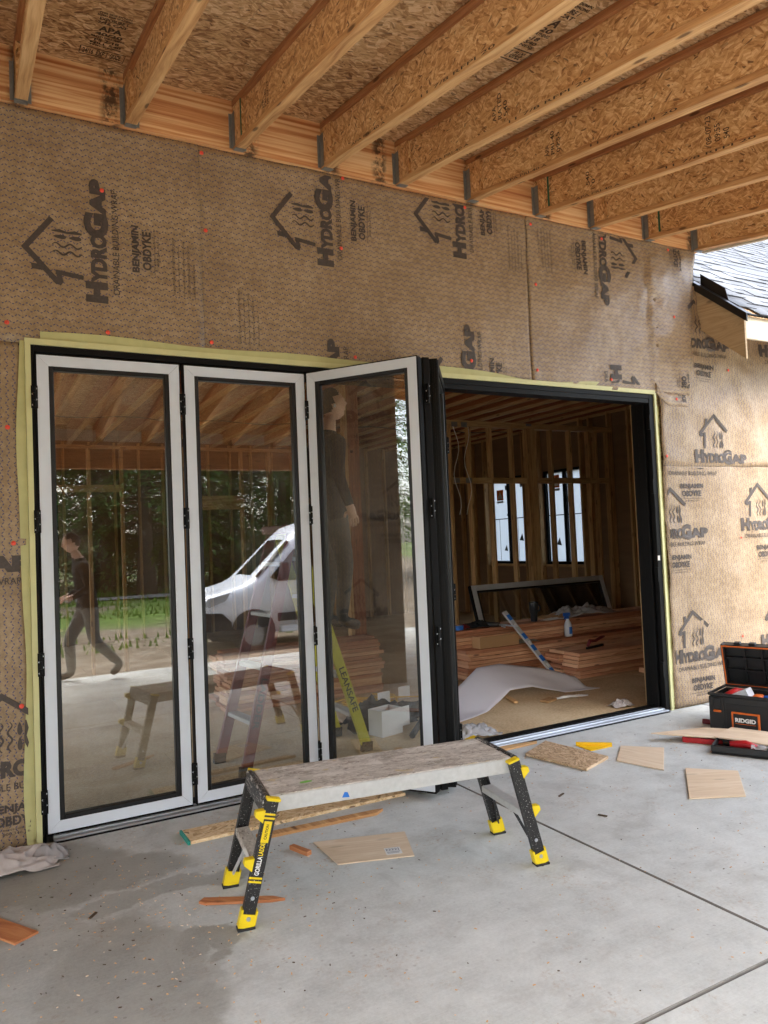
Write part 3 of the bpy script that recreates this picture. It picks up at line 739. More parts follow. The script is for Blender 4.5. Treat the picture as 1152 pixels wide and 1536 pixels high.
# ------------------------------------------------------------------ lower wing roof on the right
wr = thing('wing_roof', 'lower grey shingle roof with raw rake board beside the wrapped wall', 'roof', (5.46, -.5, 3.33))
def wp(x, y, z): return Vector((x-5.46, y+.5, z-3.33))
PS = .84; Z0 = 3.33; Y0 = -.50
zr = lambda y: Z0+PS*(y-Y0)
mb = MB(); mb.prism([(-.50, zr(-.50)-.05), (0.01, zr(.01)-.05), (.01, zr(.01)-.395), (-.50, zr(-.5)-.395)], lambda a, b: wp(5.440, a, b), lambda a, b: wp(5.460, a, b)); mb.build('rake_board', 'rake_board', wr, grain=1)
mb = MB(); mb.prism([(-.535, zr(-.535)+.012), (0.01, zr(.01)+.012), (.01, zr(.01)-.058), (-.535, zr(-.535)-.058)], lambda a, b: wp(5.424, a, b), lambda a, b: wp(5.438, a, b))
mb.prism([(-.535, zr(-.535)+.0165), (0.01, zr(.01)+.0165), (.01, zr(.01)+.0125), (-.535, zr(-.535)+.0125)], lambda a, b: wp(5.424, a, b), lambda a, b: wp(5.50, a, b)); mb.build('drip_edge', 'drip_edge', wr)
mb = MB(); mb.prism([(-.52, zr(-.52)), (5.2, zr(5.2)), (5.2, zr(5.2)-.02), (-.52, zr(-.52)-.02)], lambda a, b: wp(5.462, a, b), lambda a, b: wp(10.2, a, b)); mb.build('roof_deck', 'osb_sheathing', wr)
mb = MB(); mb.prism([(5.2, zr(5.2)), (10.9, zr(5.2)-PS*5.7), (10.9, zr(5.2)-PS*5.7-.02), (5.2, zr(5.2)-.02)], lambda a, b: wp(5.462, a, b), lambda a, b: wp(10.2, a, b)); mb.build('rear_deck', 'membrane', wr)
mb = MB(); mb.v, mb.f = [], []; mb.box(.002, 4.7, .001, .028, -.215, -.03); mb.build('fascia', 'primed_fascia', wr, grain=0)
mb = MB(); mb.box(.002, 4.7, -.02, .03, -.028, -.008); mb.build('eave_edge', 'drip_edge', wr)
mb = MB(); mb.prism([(5.46, zr(-.5))], wp, wp) if False else None
for x in [5.52+.61*i for i in range(8)]:       # rafter tails under the eave
    mb = MB(); mb.prism([(-.47, zr(-.47)-.022), (.0, zr(0)-.022), (.0, zr(0)-.16), (-.47, zr(-.47)-.16)], lambda a, b: wp(x, a, b), lambda a, b: wp(x+.038, a, b)); mb.build('rafter_tail', 'pine_stud', wr, grain=1)
mb = MB(); mb.prism([(-.06, zr(-.06)+.0), (-.06, zr(-.06)+.115), (-.30, zr(-.30)+.115), (-.33, zr(-.33)+.02)], lambda a, b: wp(5.49, a, b), lambda a, b: wp(5.495, a, b)); mb.build('step_flashing', 'drip_edge', wr)
mb = MB(); mb.box(-.05, -.012, .478, .492, .40, .70); mb.box(-.05, .04, .45, .477, .695, .705); mb.build('corner_flashing', 'drip_edge', wr)
# shingle tabs, lapped course by course
nrm = Vector((0, -PS, 1)).normalized(); up = Vector((0, 1, PS)).normalized()
tabs = []
for wv in (.16, .24, .32):
    mb = MB()
    mb.add([Vector((0, 0, 0)), Vector((wv, 0, 0)), Vector((wv, 0, 0))+up*.20, up*.20, nrm*.009, Vector((wv, 0, 0))+nrm*.009, Vector((wv, 0, 0))+up*.20+nrm*.002, up*.20+nrm*.002],
           [(0, 3, 2, 1), (4, 5, 6, 7), (0, 1, 5, 4), (2, 3, 7, 6), (0, 4, 7, 3), (1, 2, 6, 5)])
    tabs.append(mb)
rest = MB(); cnt = 0; tmpl = {}
for c in range(48):
    x = 5.468-.1*((c*37) % 5)/5-.1; s = -.03+c*.143
    while x < 10.1:
        i = random.randrange(3); wv = (.16, .24, .32)[i]; lift = random.choice((.004, .004, .011))
        if x > 5.45:
            p = wp(0, Y0, Z0); p = Vector((x-5.46, 0, 0))+up*s+nrm*(lift)
            if cnt < 300 and c < 26 and x < 5.6+.35*(c*.143*1.4+2.2):
                if i in tmpl: o = cp(tmpl[i], wr)
                else: o = tabs[i].build('shingle', 'shingle', wr, recalc=False); tmpl[i] = o
                o.location = p; cnt += 1
            else: rest.add([v+p for v in tabs[i].v], tabs[i].f)
        x += wv+.004
tag(rest.build('shingle_field', 'shingle', wr, recalc=False), kind='stuff')

# ------------------------------------------------------------------ folding door
door = thing('folding_door', 'black framed folding glass door with white film on its panels', 'door', (0, 0, 0))
mb = MB(); mb.box(.0, .018, -.022, .17, .0, H); mb.box(.0185, .05, .03, .17, .03, H-.05); mb.build('jamb', 'black_metal', door, bevel=.002)
mb = MB(); mb.box(W-.052, W, -.022, .185, .0, H); mb.box(W-.075, W-.0525, .03, .10, .03, H-.06); mb.build('jamb', 'black_metal', door, bevel=.002)
mb = MB(); mb.box(.0185, W-.0525, -.022, .17, H-.038, H); mb.box(1.66, W-.0525, -.018, .10, H-.075, H-.0385); mb.build('head_track', 'black_metal', door, bevel=.002)
mb = MB(); mb.box(.0525, W-.0525, -.055, -.012, .002, .018); mb.box(.0525, W-.0525, -.011, .022, .002, .026); mb.build('sill_nose', 'aluminium', door, bevel=.002)
mb = MB(); mb.box(.0525, W-.0525, .024, .036, .002, .030); mb.box(.0525, W-.0525, .038, .05, .002, .016); mb.build('sill_rail', 'aluminium', door, bevel=.001)
mb = MB(); mb.box(.0525, W-.0525, .052, .135, .002, .034); mb.box(.05, W-.05, -.066, -.0555, .001, .009); mb.build('sill_track', 'black_metal', door, bevel=.002)
# yellow green sealant strip and flashing tape around the frame
def strip(x0, x1, y0, y1, z0, z1, mat, name, amp=0, ax=2):
    mb = MB(); n = 40; L = (z1-z0) if ax == 2 else (x1-x0)
    for i in range(n):
        pass
    vs = []
    for i in range(n+1):
        k = i/n
        if ax == 2:
            z = z0+k*(z1-z0); a = amp*(.5+noise.noise(Vector((7.1, z*1.6, x0*3))))
            xa, xb = (x0-a, x1) if x1 <= .05 else (x0, x1+a)
            vs += [(xa, y0, z), (xb, y0, z), (xb, y1, z), (xa, y1, z)]
        else:
            x = x0+k*(x1-x0); a = amp*max(0, .35+noise.noise(Vector((x*1.3+5, 3.3, 1))))
            vs += [(x, y0, z0), (x, y1, z0), (x, y1, z1+a), (x, y0, z1+a)]
    fs = [(i*4+a, i*4+(a+1) % 4, i*4+4+(a+1) % 4, i*4+4+a) for i in range(n) for a in range(4)]+[(0, 3, 2, 1), (n*4, n*4+1, n*4+2, n*4+3)]
    mb.add(vs, fs); return mb.build(name, mat, door, grain=ax)
strip(-.030, -.0015, -.034, .011, 0, H+.034, 'sealant_green', 'sealant_strip')
strip(-.056, -.031, -.019, -.004, 0, H+.02, 'tape_green', 'flashing_tape', .028)
strip(W+.0015, W+.026, -.034, .011, .002, H+.034, 'sealant_green', 'sealant_strip')
strip(W+.028, W+.052, -.022, -.008, .002, H-.1, 'tape_green', 'flashing_tape', .02)
strip(-.0295, W+.0255, -.033, .011, H+.001, H+.034, 'sealant_green', 'sealant_strip', 0, 0)
strip(.05, W+.02, -.022, -.010, H+.035, H+.038, 'tape_green', 'flashing_tape', .055, 0)

PW, PH, PT = .785, 2.608, .054
def door_panel(parent, name='door_panel', film='white_film', loc=(0, 0, 0), rotz=0, glassm='door_glass', edge=False):
    h = PT/2; sw = .092                         # total frame width: film .062 + bead .03
    mb = MB()
    mb.box(0, .064, -h, h, 0, PH); mb.box(PW-.064, PW, -h, h, 0, PH); mb.box(.0645, PW-.0645, -h, h, 0, .066); mb.box(.0645, PW-.0645, -h, h, PH-.062, PH)
    f = mb.build(name, 'black_metal', parent, loc=loc, rotz=rotz, bevel=.0015)
    w = .060
    for poly in ([(.006, .012), (.006+w, .012+w), (.006+w, PH-.008-w), (.006, PH-.008)], [(PW-.006, .012), (PW-.006, PH-.008), (PW-.006-w, PH-.008-w), (PW-.006-w, .012+w)],
                 [(.006, .012), (PW-.006, .012), (PW-.006-w, .012+w), (.006+w, .012+w)], [(.006, PH-.008), (.006+w, PH-.008-w), (PW-.006-w, PH-.008-w), (PW-.006, PH-.008)]):
        mb = MB(); cx = sum(p[0] for p in poly)/4; cz = sum(p[1] for p in poly)/4
        q = [(cx+(a-cx)*.9985, cz+(b-cz)*.9996) for a, b in poly]
        mb.prism(q, lambda a, b: Vector((a, -h-.0005, b)), lambda a, b: Vector((a, -h-.004, b))); mb.build('film_strip', film, f, bevel=.0006)
    for (x0, x1, z0, z1) in ((.0650, sw, .0665, PH-.0625), (PW-sw, PW-.0650, .0665, PH-.0625), (sw+.0005, PW-sw-.0005, .0668, .0955), (sw+.0005, PW-sw-.0005, PH-.0905, PH-.0628)):
        mb = MB(); mb.box(x0, x1, -h+.004, h-.004, z0, z1); mb.build('glazing_bead', 'black_bead', f, bevel=.004)
    mb = MB(); mb.box(sw-.006, PW-sw+.006, -.003, .003, .090, PH-.086); mb.build('glass', glassm, f)
    if edge:
        for s_ in (-1, 1):
            for yy in (-.019, -.006, .007, .019):
                mb = MB(); xx = 0 if s_ < 0 else PW; mb.box(xx-.004 if s_ < 0 else xx+.0005, xx-.0005 if s_ < 0 else xx+.004, yy-.003, yy+.003, .01, PH-.01); mb.build('edge_fin', 'black_metal', f)
    return f
Z = .036
p1 = door_panel(door, loc=(.020, -.002, Z))
p2 = door_panel(door, loc=(.824, -.002, Z))
A3 = R(-54.8); p3 = door_panel(door, loc=(1.632, -.034, Z), rotz=A3, edge=True)
d4 = Vector((.455, .615, 0)).normalized(); n4 = Vector((d4.y, -d4.x, 0)); A4 = math.atan2(d4.y, d4.x)
o4 = Vector((2.225, -.66, 0))-n4*(PT/2)
p4 = door_panel(door, loc=(o4.x, o4.y, Z), rotz=A4, film='black_metal', edge=True)
tag(p3, 'panel swung outward with its film covered face to the patio'); tag(p4, 'all black panel folded back behind the open one')
# hinges: knuckle blocks with screw heads
def hinge(x, y, z, rot, par=door, n=3):
    mb = MB(); mb.box(-.017, .017, -.016, .010, -.062, .062)
    for k in (-1, 0, 1): mb.tube([(0, -.018, k*.04-.018), (0, -.018, k*.04+.018)], .010, 8)
    o = mb.build('hinge', 'black_metal', par, loc=(x, y, z), rotz=rot, bevel=0)
    mb = MB()
    for k in range(4): mb.tube([(.010 if k % 2 else -.010, -.0165, -.045+.03*k), (.010 if k % 2 else -.010, -.0195, -.045+.03*k)], .0042, 8)
    mb.build('hinge_screw', 'aluminium', o)
    return o
for z in (.22, .95, 1.72, 2.40): hinge(.012, -.024, z, 0)
for z in (.22, .95, 1.72, 2.40): hinge(.8145, -.024, z, 0); hinge(1.618, -.040, z, R(-25))
tipm = (p3.location+Vector((math.cos(A3), math.sin(A3), 0))*PW); tip = Vector((tipm.x, tipm.y, 0))
mid = (tip+o4)/2
mb = MB(); mb.box(-.024, .020, -.020, .030, Z, Z+PH); mb.build('hinge_stile', 'black_metal', door, loc=(2.148, -.642, 0), rotz=R(-8), bevel=.002)
for z in (.24, .95, 1.72, 2.42): hinge(2.146, -.652, z, R(-8)); 
for z in (.35, 1.15, 1.9, 2.45): hinge(W-.056, -.012, z, R(90)); 
back4 = o4+d4*PW
for z in (.16, 1.15, 2.2): hinge(back4.x+.02, back4.y-.0, z, R(60))
mb = MB(); mb.box(-.02, .02, -.06, .06, 2.6, 2.66); mb.build('track_carrier', 'black_metal', door, loc=(back4.x-.01, .03, 0), bevel=.003)
mb = MB(); mb.box(-.018, .018, -.05, .05, .036, .062); mb.build('floor_guide', 'black_metal', door, loc=(back4.x-.01, .03, 0), bevel=.003)
mb = MB(); mb.box(W-.0535, W-.030, -.0265, -.0225, 1.27, 1.31); mb.build('paper_tag', 'white_paper', door)

# ------------------------------------------------------------------ interior shell
def struct(name): 
    o = bpy.data.objects.new(name, None); col.objects.link(o); return tag(o, kind='structure')
IZ = .006
ifl = struct('interior_floor')
k = 0
for i in range(5):
    for j in range(8):
        x0 = -1.5+2.44*i-(1.2 if j % 2 else 0); x1 = min(x0+2.436, 8.6); x0 = max(x0, -1.5)
        y0 = .14+1.22*j; y1 = min(y0+1.216, 9.0)
        if x1-x0 > .1 and y1-y0 > .05:
            mb = MB(); mb.box(x0, x1, y0, y1, -.018, IZ); mb.build('subfloor_panel', 'subfloor', ifl)
mb = MB(); mb.box(-1.6, 8.7, .14, 9.2, -.5, -.019); mb.build('floor_base', 'foundation', ifl)
ice = struct('interior_ceiling')
mb = MB(); mb.box(-1.7, 8.75, .0, 9.3, 3.70, 3.73); mb.build('ceiling_deck', 'osb_sheathing', ice)
jt = None
for i in range(25):
    x = -1.3+.406*i
    if jt is None: mb = MB(); mb.box(-.02, .02, .155, 9.0, 3.40, 3.698); jt = mb.build('ceiling_joist', 'red_joist', ice, grain=1); o = jt
    else: o = cp(jt, ice)
    o.location = (x, 0, 0)
    if o is jt: mb = MB(); mb.box(-.032, .032, .155, 9.0, 3.362, 3.399); fl = mb.build('joist_pale_edge', 'pine_stud', ice, grain=1)  # pale strip added under each joist so its bottom edge looks lit
    else: fl = cp(fl, ice)
    fl.location = (x, 0, 0)
for y in (2.2, 6.0):
    mb = MB()
    mb.tube([(x, y+.02*math.sin(x*3), 3.335+.02*math.sin(x*5)) for x in [-1+.3*i for i in range(31)]], .007, 6); mb.build('ceiling_cable', 'black_plastic', ice, smooth=True)
# outer shell walls
shell = thing('rear_shell', 'dark unfinished interior walls of bare studs and sheathing', 'wall', (3.5, 9.0, 0))
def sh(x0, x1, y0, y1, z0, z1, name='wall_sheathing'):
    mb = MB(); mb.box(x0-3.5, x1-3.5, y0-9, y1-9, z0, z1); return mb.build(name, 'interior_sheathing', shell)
BW = (.10, .95, .30, 2.62)                      # rear window x0,x1,z0,z1
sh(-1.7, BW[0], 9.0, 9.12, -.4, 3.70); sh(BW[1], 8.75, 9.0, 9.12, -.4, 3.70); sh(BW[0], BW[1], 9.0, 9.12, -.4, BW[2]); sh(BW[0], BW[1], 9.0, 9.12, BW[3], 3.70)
for a, b, c, d in ((.01, 1.0, -.4, 3.7), (1.0, 3.4, -.4, .4), (1.0, 3.4, 2.6, 3.7), (3.4, 4.6, -.4, 3.7), (4.6, 6.6, -.4, .4), (4.6, 6.6, 2.6, 3.7), (6.6, 9.0, -.4, 3.7)): sh(-1.7, -1.58, a, b, c, d)  # two unglazed openings added in this unseen wall to brighten the room
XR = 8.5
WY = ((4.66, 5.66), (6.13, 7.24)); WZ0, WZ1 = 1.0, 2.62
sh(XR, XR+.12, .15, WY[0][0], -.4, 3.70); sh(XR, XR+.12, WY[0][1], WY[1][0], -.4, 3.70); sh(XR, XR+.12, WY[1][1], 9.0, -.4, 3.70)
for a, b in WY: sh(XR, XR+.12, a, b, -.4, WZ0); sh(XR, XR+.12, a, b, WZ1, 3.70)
st = None
def stud(x, y, z0=IZ, z1=3.40, w=.038, d=.09, par=shell, mat='pine_stud', name='stud'):
    mb = MB(); mb.box(-w/2, w/2, -d/2, d/2, z0, z1); return mb.build(name, mat, par, grain=2, loc=(x-par.location.x, y-par.location.y, 0))
for i in range(25):
    x = -1.4+.406*i
    if not (BW[0]-.06 < x < BW[1]+.06): stud(x, 8.94)
for y in [.35+.406*i for i in range(22)]:
    if not (.98 < y < 3.42 or 4.58 < y < 6.62): stud(-1.52, y, w=.09, d=.038)
    if not any(a-.05 < y < b+.05 for a, b in WY): stud(XR-.055, y, w=.09, d=.038)
for a, b in WY:
    for y in (a-.03, b+.03): stud(XR-.055, y, w=.09, d=.04)
for i in range(3): stud(-.10-.406*i, .20, z0=IZ); stud(5.0+.406*i, .20)
for x in (5.1, 6.9): pass
mb = MB(); mb.box(-.08-3.5, W+.08-3.5, .16-9, .26-9, H+.02, H+.34); mb.build('door_header', 'red_joist', shell, grain=0)
for x in (W+.03, W+.075, -.03, -.075): stud(x, .205, z1=H+.02, w=.04)
# black windows with pale blue film
def window(x0, label, loc, rotz, w, z0, z1, marks):
    t = thing('window', label, 'window', loc, rotz, 'film covered windows in the unfinished room')
    mb = MB(); f = .045
    mb.box(0, f, -.04, .06, z0, z1); mb.box(w-f, w, -.04, .06, z0, z1); mb.box(f+.0005, w-f-.0005, -.04, .06, z0, z0+f); mb.box(f+.0005, w-f-.0005, -.04, .06, z1-f, z1); mb.build('window_frame', 'black_metal', t, bevel=.003)
    mb = MB(); mb.box(w/2-.035, w/2+.035, -.035, .05, z0+f+.001, z1-f-.001); mb.build('mullion', 'black_metal', t, bevel=.003)
    for a, b in ((f, w/2-.036), (w/2+.036, w-f)):
        mb = MB(); mb.box(a+.001, b-.001, .012, .016, z0+f, z1-f); p = mb.build('pane', 'window_film', t)
        mb = MB(); zm = z0+(z1-z0)*.52; mb.box(a+.002, b-.002, .006, .011, zm-.008, zm+.008); mb.build('film_seam', 'black_metal', p)
        mb = MB(); xm = a+(b-a)*.36; mb.box(xm-.004, xm+.004, .0075, .0105, z0+f+.01, zm-.009); mb.build('film_seam', 'black_metal', p)
    for (u, v, s, k) in marks:
        uu, vv = f+u*(w-2*f), z0+v*(z1-z0)
        pr = Print2D(); pr.add([(-.5*s, -.5*s), (.5*s, -.5*s), (.5*s, .5*s), (-.5*s, .5*s)] if k != 'tri' else [(-.5*s, -.4*s), (.4*s, -.5*s), (.1*s, .5*s)], [(0, 1, 2, 3)] if k != 'tri' else [(0, 1, 2)])
        pr.mapped('film_sticker', {'logo': 'orange_plastic', 'tri': 'black_ink', 'sq': 'grey_print'}[k], t, lambda a, b: Vector((uu+a, .0035, vv+b)))
        if k == 'logo':
            pr = Print2D(); pr.add([(-.4*s, -.35*s), (.4*s, -.35*s), (0, .35*s)], [(0, 1, 2)]); pr.rect(-.5*s, .5*s, -.75*s, -.55*s)
            pr.mapped('film_sticker', 'white_ink', t, lambda a, b: Vector((uu+a, .0025, vv+b)))
            pr = Print2D(); pr.text('WINDOW', -.46*s, .46*s, -.73*s, -.57*s, .02); pr.mapped('film_sticker', 'black_ink', t, lambda a, b: Vector((uu+a, .0015, vv+b)))
    mb = MB(); mb.box(-.03, w+.03, -.10, -.041, z0-.045, z0-.005); mb.build('sill', 'pine_stud', t, grain=0)
    return t
window(0, 'black window with blue film, the one nearer the back wall', (XR+.05, WY[1][1], 0), R(-90), WY[1][1]-WY[1][0], WZ0, WZ1, [(.22, .80, .20, 'logo'), (.42, .88, .09, 'sq'), (.44, .58, .10, 'tri'), (.86, .90, .10, 'sq'), (.80, .30, .14, 'tri'), (.34, .18, .12, 'tri'), (.95, .07, .08, 'sq'), (.46, .07, .08, 'sq')])
window(0, 'black window with blue film, the one nearer the door wall', (XR+.05, WY[0][1], 0), R(-90), WY[0][1]-WY[0][0], WZ0, WZ1, [(.22, .88, .22, 'logo'), (.60, .68, .10, 'sq'), (.26, .24, .14, 'tri'), (.96, .07, .08, 'sq')])
window(0, 'tall film covered window in the back wall', (BW[0], 9.05, 0), 0, BW[1]-BW[0], BW[2], BW[3], [(.7, .68, .12, 'logo')])

# stud partition
part = thing('stud_partition', 'open stud partition wall with blocking between two rooms', 'partition', (6.9, 4.0, 0))
def pb(x0, x1, y0, y1, z0, z1, name, mat='pine_stud', grain=0):
    mb = MB(); mb.box(x0-6.9, x1-6.9, y0-4, y1-4, z0, z1); return mb.build(name, mat, part, grain=grain, bevel=.002)
PX = [5.42, 5.75, 6.11, 6.49, 7.22, 7.59, 7.97, 8.12, 8.37]
pb(5.30, 8.44, 3.955, 4.045, IZ, .046, 'bottom_plate'); pb(5.30, 8.44, 3.955, 4.045, 3.06, 3.10, 'top_plate'); pb(5.30, 8.44, 3.955, 4.045, 3.102, 3.14, 'top_plate')
for x in PX: pb(x-.019, x+.019, 3.956, 4.044, .047, 3.059, 'stud', grain=2)
for dx in (-.06, -.02, .02, .06): pb(6.83+dx-.0195, 6.83+dx+.0195, 3.954, 4.046, .047, 3.059, 'post_stud', grain=2)
px = [5.42, 5.75, 6.11, 6.49, 6.75]; 
for seq in (px, [6.91, 7.22, 7.59, 7.97, 8.12, 8.37]):
    for a, b in zip(seq[:-1], seq[1:]): pb(a+.02, b-.02, 3.957, 4.043, 2.27, 2.35, 'blocking')
for x in (5.50, 5.68):
    mb = MB(); mb.tube([(x-6.9+.05*math.sin(i*.9+x*9), -.06, 3.05-i*.11) for i in range(12)], .005, 6); mb.build('cable', 'white_paper', part, smooth=True)
for x, z in ((5.50, 3.08), (5.66, 3.08), (5.50, 2.31), (5.70, 2.31)): pb(x-.05, x+.05, 3.949, 3.9535, z-.035, z+.035, 'nail_plate', 'galvanised')
pb(6.75, 6.85, 3.949, 3.9535, 3.10, 3.135, 'nail_plate', 'galvanised')
# a post pair and a framed opening behind the left panels
fr = thing('stud_frame', 'interior stud frame with doorway standing behind the closed glass panels', 'partition', (1.8, 5.6, 0))
for x in (-1.7, -1.2, -.8, -.4, .35, .4, 1.2, 1.6, 2.0, 2.4):
    mb = MB(); mb.box(x-.019, x+.019, -.045, .045, IZ, 2.86); mb.build('stud', 'pine_stud', fr, grain=2)
mb = MB(); mb.box(-1.75, 2.5, -.045, .045, 2.862, 2.90); mb.build('top_plate', 'pine_stud', fr, grain=0)
mb = MB(); mb.box(.421, 1.179, -.045, .045, 2.05, 2.24); mb.build('header', 'pine_stud', fr, grain=0)
mb = MB(); mb.box(-1.68, -.42, -.052, -.046, 2.30, 2.39); mb.build('blocking', 'pine_stud', fr, grain=0)
lp = thing('lumber_post', 'reddish timber post standing in the room behind the open panel', 'post', (3.42, 2.95, IZ))
mb = MB(); mb.box(-.07, .07, -.045, .045, 0, 3.39); mb.build('post_face', 'red_joist', lp, grain=2, bevel=.002)
mb = MB(); mb.box(-.112, -.072, -.045, .045, 0, 3.39); mb.build('post_side', 'pine_stud', lp, grain=2, bevel=.002)

# ------------------------------------------------------------------ lumber stacks: every board is a thing
bcache = {}
def board(L, w, h, loc, rz, label, group, mat='fir_lumber', name='lumber_board'):
    key = (round(L, 3), w, h, mat)
    if key in bcache: o = bcache[key].copy(); col.objects.link(o)
    else:
        mb = MB(); mb.box(0, L, 0, w, 0, h); o = mb.build(name, mat, None, grain=0, bevel=.004); bcache[key] = o
    o.location = loc; o.rotation_euler = (0, 0, rz); return tag(o, label, 'board', group)
def stack(x0, y0, z0, layers, deep, L, w, label, group, th=.038):
    for l in range(layers):
        for d in range(deep):
            jx = random.uniform(-.035, .035) if d == 0 else random.uniform(-.05, .05)
            board(L, w, th-.0025, (x0+jx, y0+d*(w+.004)+random.uniform(-.007, .007), z0+l*th), random.uniform(-.004, .004), label, group)
stack(4.20, 2.00, IZ+.001, 9, 2, 3.6, .235, 'reddish lumber board in the lower tier of the long stack', 'boards in the lower tier of the long stack')
stack(4.14, 2.16, IZ+.001+9*.038, 5, 2, 3.6, .185, 'reddish lumber board in the upper tier of the long stack', 'boards in the upper tier of the long stack')
stack(5.20, 1.45, IZ+.001, 7, 2, 2.6, .235, 'reddish lumber board in the short low stack before the long one', 'boards in the short low stack')
stack(1.72, 2.30, IZ+.001, 14, 2, 1.62, .235, 'dark lumber board in the stack behind the open glass panel', 'boards in the stack behind the open panel')
board(1.0, .14, .05, (5.95, 1.20, IZ+.001), 0, 'short timber offcut on the subfloor near the right jamb', None)

# spare panel leaning on the partition
sp = thing('spare_door_panel', 'grey framed glass door panel leaning on its side against the studs', 'door panel', (5.60, 3.60, IZ+.01))
SLn, SHn = 2.42, .90; lean = R(18)
def spf(mb, name, mat, par=sp, **kw):
    rot = Matrix.Rotation(-lean, 3, 'X')
    return mb.build(name, mat, par, xf=lambda c: rot @ c, **kw)
mb = MB(); mb.box(0, .075, 0, .05, 0, SHn); mb.box(SLn-.075, SLn, 0, .05, 0, SHn); mb.box(.0755, SLn-.0755, 0, .05, 0, .07); mb.box(.0755, SLn-.0755, 0, .05, SHn-.075, SHn); fsp = spf(mb, 'panel_frame', 'grey_frame', bevel=.002)
mb = MB(); mb.box(.0756, .10, .004, .046, .071, SHn-.076); mb.box(SLn-.10, SLn-.0756, .004, .046, .071, SHn-.076); mb.box(.1005, SLn-.1005, .004, .046, SHn-.10, SHn-.0756); spf(mb, 'glazing_bead', 'black_bead')
mb = MB(); mb.box(.09, SLn-.09, .02, .026, .06, SHn-.085); spf(mb, 'glass', 'door_glass')
mb = MB(); mb.box(-.022, -.001, .002, .05, .0, SHn); spf(mb, 'edge_seal', 'black_metal')

# ------------------------------------------------------------------ things inside the opening
zl = IZ+.001+14*.038                            # top of the long stack
def crumple(name, mat, loc, size, label, cat, seed, par=None, nu=26, nv=20, amp=1.0, fold=2.6, rotz=0, group=None):
    sx, sy, sz = size; mb = MB()
    def fn(u, v):
        a, b = (u-.5)*2, (v-.5)*2; r = min(1, math.hypot(a*.9, b*.9))
        edge = 1+.18*noise.noise(Vector((math.atan2(b, a)*1.3, seed, 2)))
        h = max(0, 1-r**2.2)
        n1 = noise.noise(Vector((a*fold, b*fold, seed))); n2 = noise.noise(Vector((a*fold*2.4, b*fold*2.4, seed+9)))
        n3 = 1-abs(noise.noise(Vector((a*fold*1.3+4, b*fold*1.3, seed+3))))*2.2
        z = sz*(.15+.85*h)*(.45+.5*amp*(n1*.6+n2*.35+n3*.45))
        return Vector((a*sx/2*edge+.05*sx*n2, b*sy/2*edge+.05*sy*n1, max(.002, z)+.002))
    mb.grid(fn, nu, nv); o = mb.build(name, mat, par, smooth=True, loc=loc, rotz=rotz, solid=.0015)
    if label: tag(o, label, cat, group)
    return o
cup = thing('travel_cup', 'dark steel travel cup with handle on the lumber stack', 'cup', (5.30, 2.24, zl))
mb = MB(); mb.lathe([(.036, 0), (.038, .004), (.040, .09), (.049, .105), (.051, .195), (.0515, .2)], 24); mb.build('cup_body', 'steel_cup', cup, smooth=True)
mb = MB(); mb.lathe([(.053, .2005), (.053, .216), (.046, .222), (.01, .222)], 24); mb.build('lid', 'black_plastic', cup)
mb = MB(); mb.tube([(.05, 0, .18), (.085, 0, .178), (.094, 0, .15), (.085, 0, .118), (.05, 0, .112)], .009, 8); mb.build('handle', 'steel_cup', cup, smooth=True)
bt = thing('spray_bottle', 'white spray bottle with blue trigger hanging on the lumber stack front', 'bottle', (5.66, 1.995, IZ+9*.038+.002))
mb = MB(); mb.lathe([(.040, 0), (.044, .006), (.044, .12), (.036, .155), (.018, .185), (.016, .20)], 20); mb.build('bottle_body', 'bottle_white', bt, smooth=True, loc=(0, .09, 0))
mb = MB(); mb.lathe([(.019, .2005), (.019, .225), (.014, .23)], 16); mb.bar((-.055, 0, .25), (.03, 0, .25), .026, .038); mb.bar((-.03, 0, .235), (-.045, 0, .195), .014, .012, (0, 1, 0)); mb.build('trigger_head', 'blue_plastic', bt, loc=(0, .09, 0))
mb = MB(); mb.box(-.022, .022, -.0455, -.0440, .03, .11); mb.build('label_patch', 'blue_tape', bt, loc=(0, .09, 0))
# spirit level leaning on the stack
lv = thing('spirit_level', 'long aluminium spirit level with blue tape leaning on the lumber', 'level', (5.02, 1.56, IZ))
a0, b0 = Vector((5.02, 1.56, .01)), Vector((4.80, 2.14, .70)); dv = b0-a0
mb = MB(); mb.bar((0, 0, .004), tuple(b0-a0), .058, .024, (0, -1, .6)); mb.build('rail', 'dull_aluminium', lv, bevel=.002)
upv = Vector((0, -1, .6)); side = dv.normalized().cross(upv).normalized(); nv_ = side.cross(dv.normalized())
if nv_.y > 0: nv_ = -nv_
for k in (.12, .30, .45, .62, .90):
    mb = MB(); c = Vector((0, 0, .004))+(dv)*k+nv_*.0128; mb.obox(c, dv.normalized(), side, nv_, .035, .024, .0012); mb.build('tape_band', 'blue_tape', lv)
for k in (.2, .52, .78):
    mb = MB(); c = Vector((0, 0, .004))+(dv)*k+nv_*.0128; mb.obox(c, dv.normalized(), side, nv_, .022, .012, .002); mb.build('vial', 'white_paper', lv)
gun = thing('caulk_gun', 'black and steel caulking gun lying on top of the lumber stack', 'caulk gun', (4.66, 2.20, zl), R(-62))
mb = MB(); mb.tube([(-.12, 0, .028), (.10, 0, .028)], .026, 14); mb.build('barrel', 'black_plastic', gun, smooth=True)
mb = MB(); mb.tube([(.10, 0, .028), (.30, 0, .016)], .010, 8); mb.build('rod', 'aluminium', gun)
mb = MB(); mb.tube([(.12, 0, .028), (.15, -.05, .02), (.20, -.08, .014)], .010, 8); mb.build('handle', 'aluminium', gun)
tp = thing('tape_roll', 'roll of blue masking tape on the end of the lumber stack', 'tape roll', (4.26, 2.26, zl))
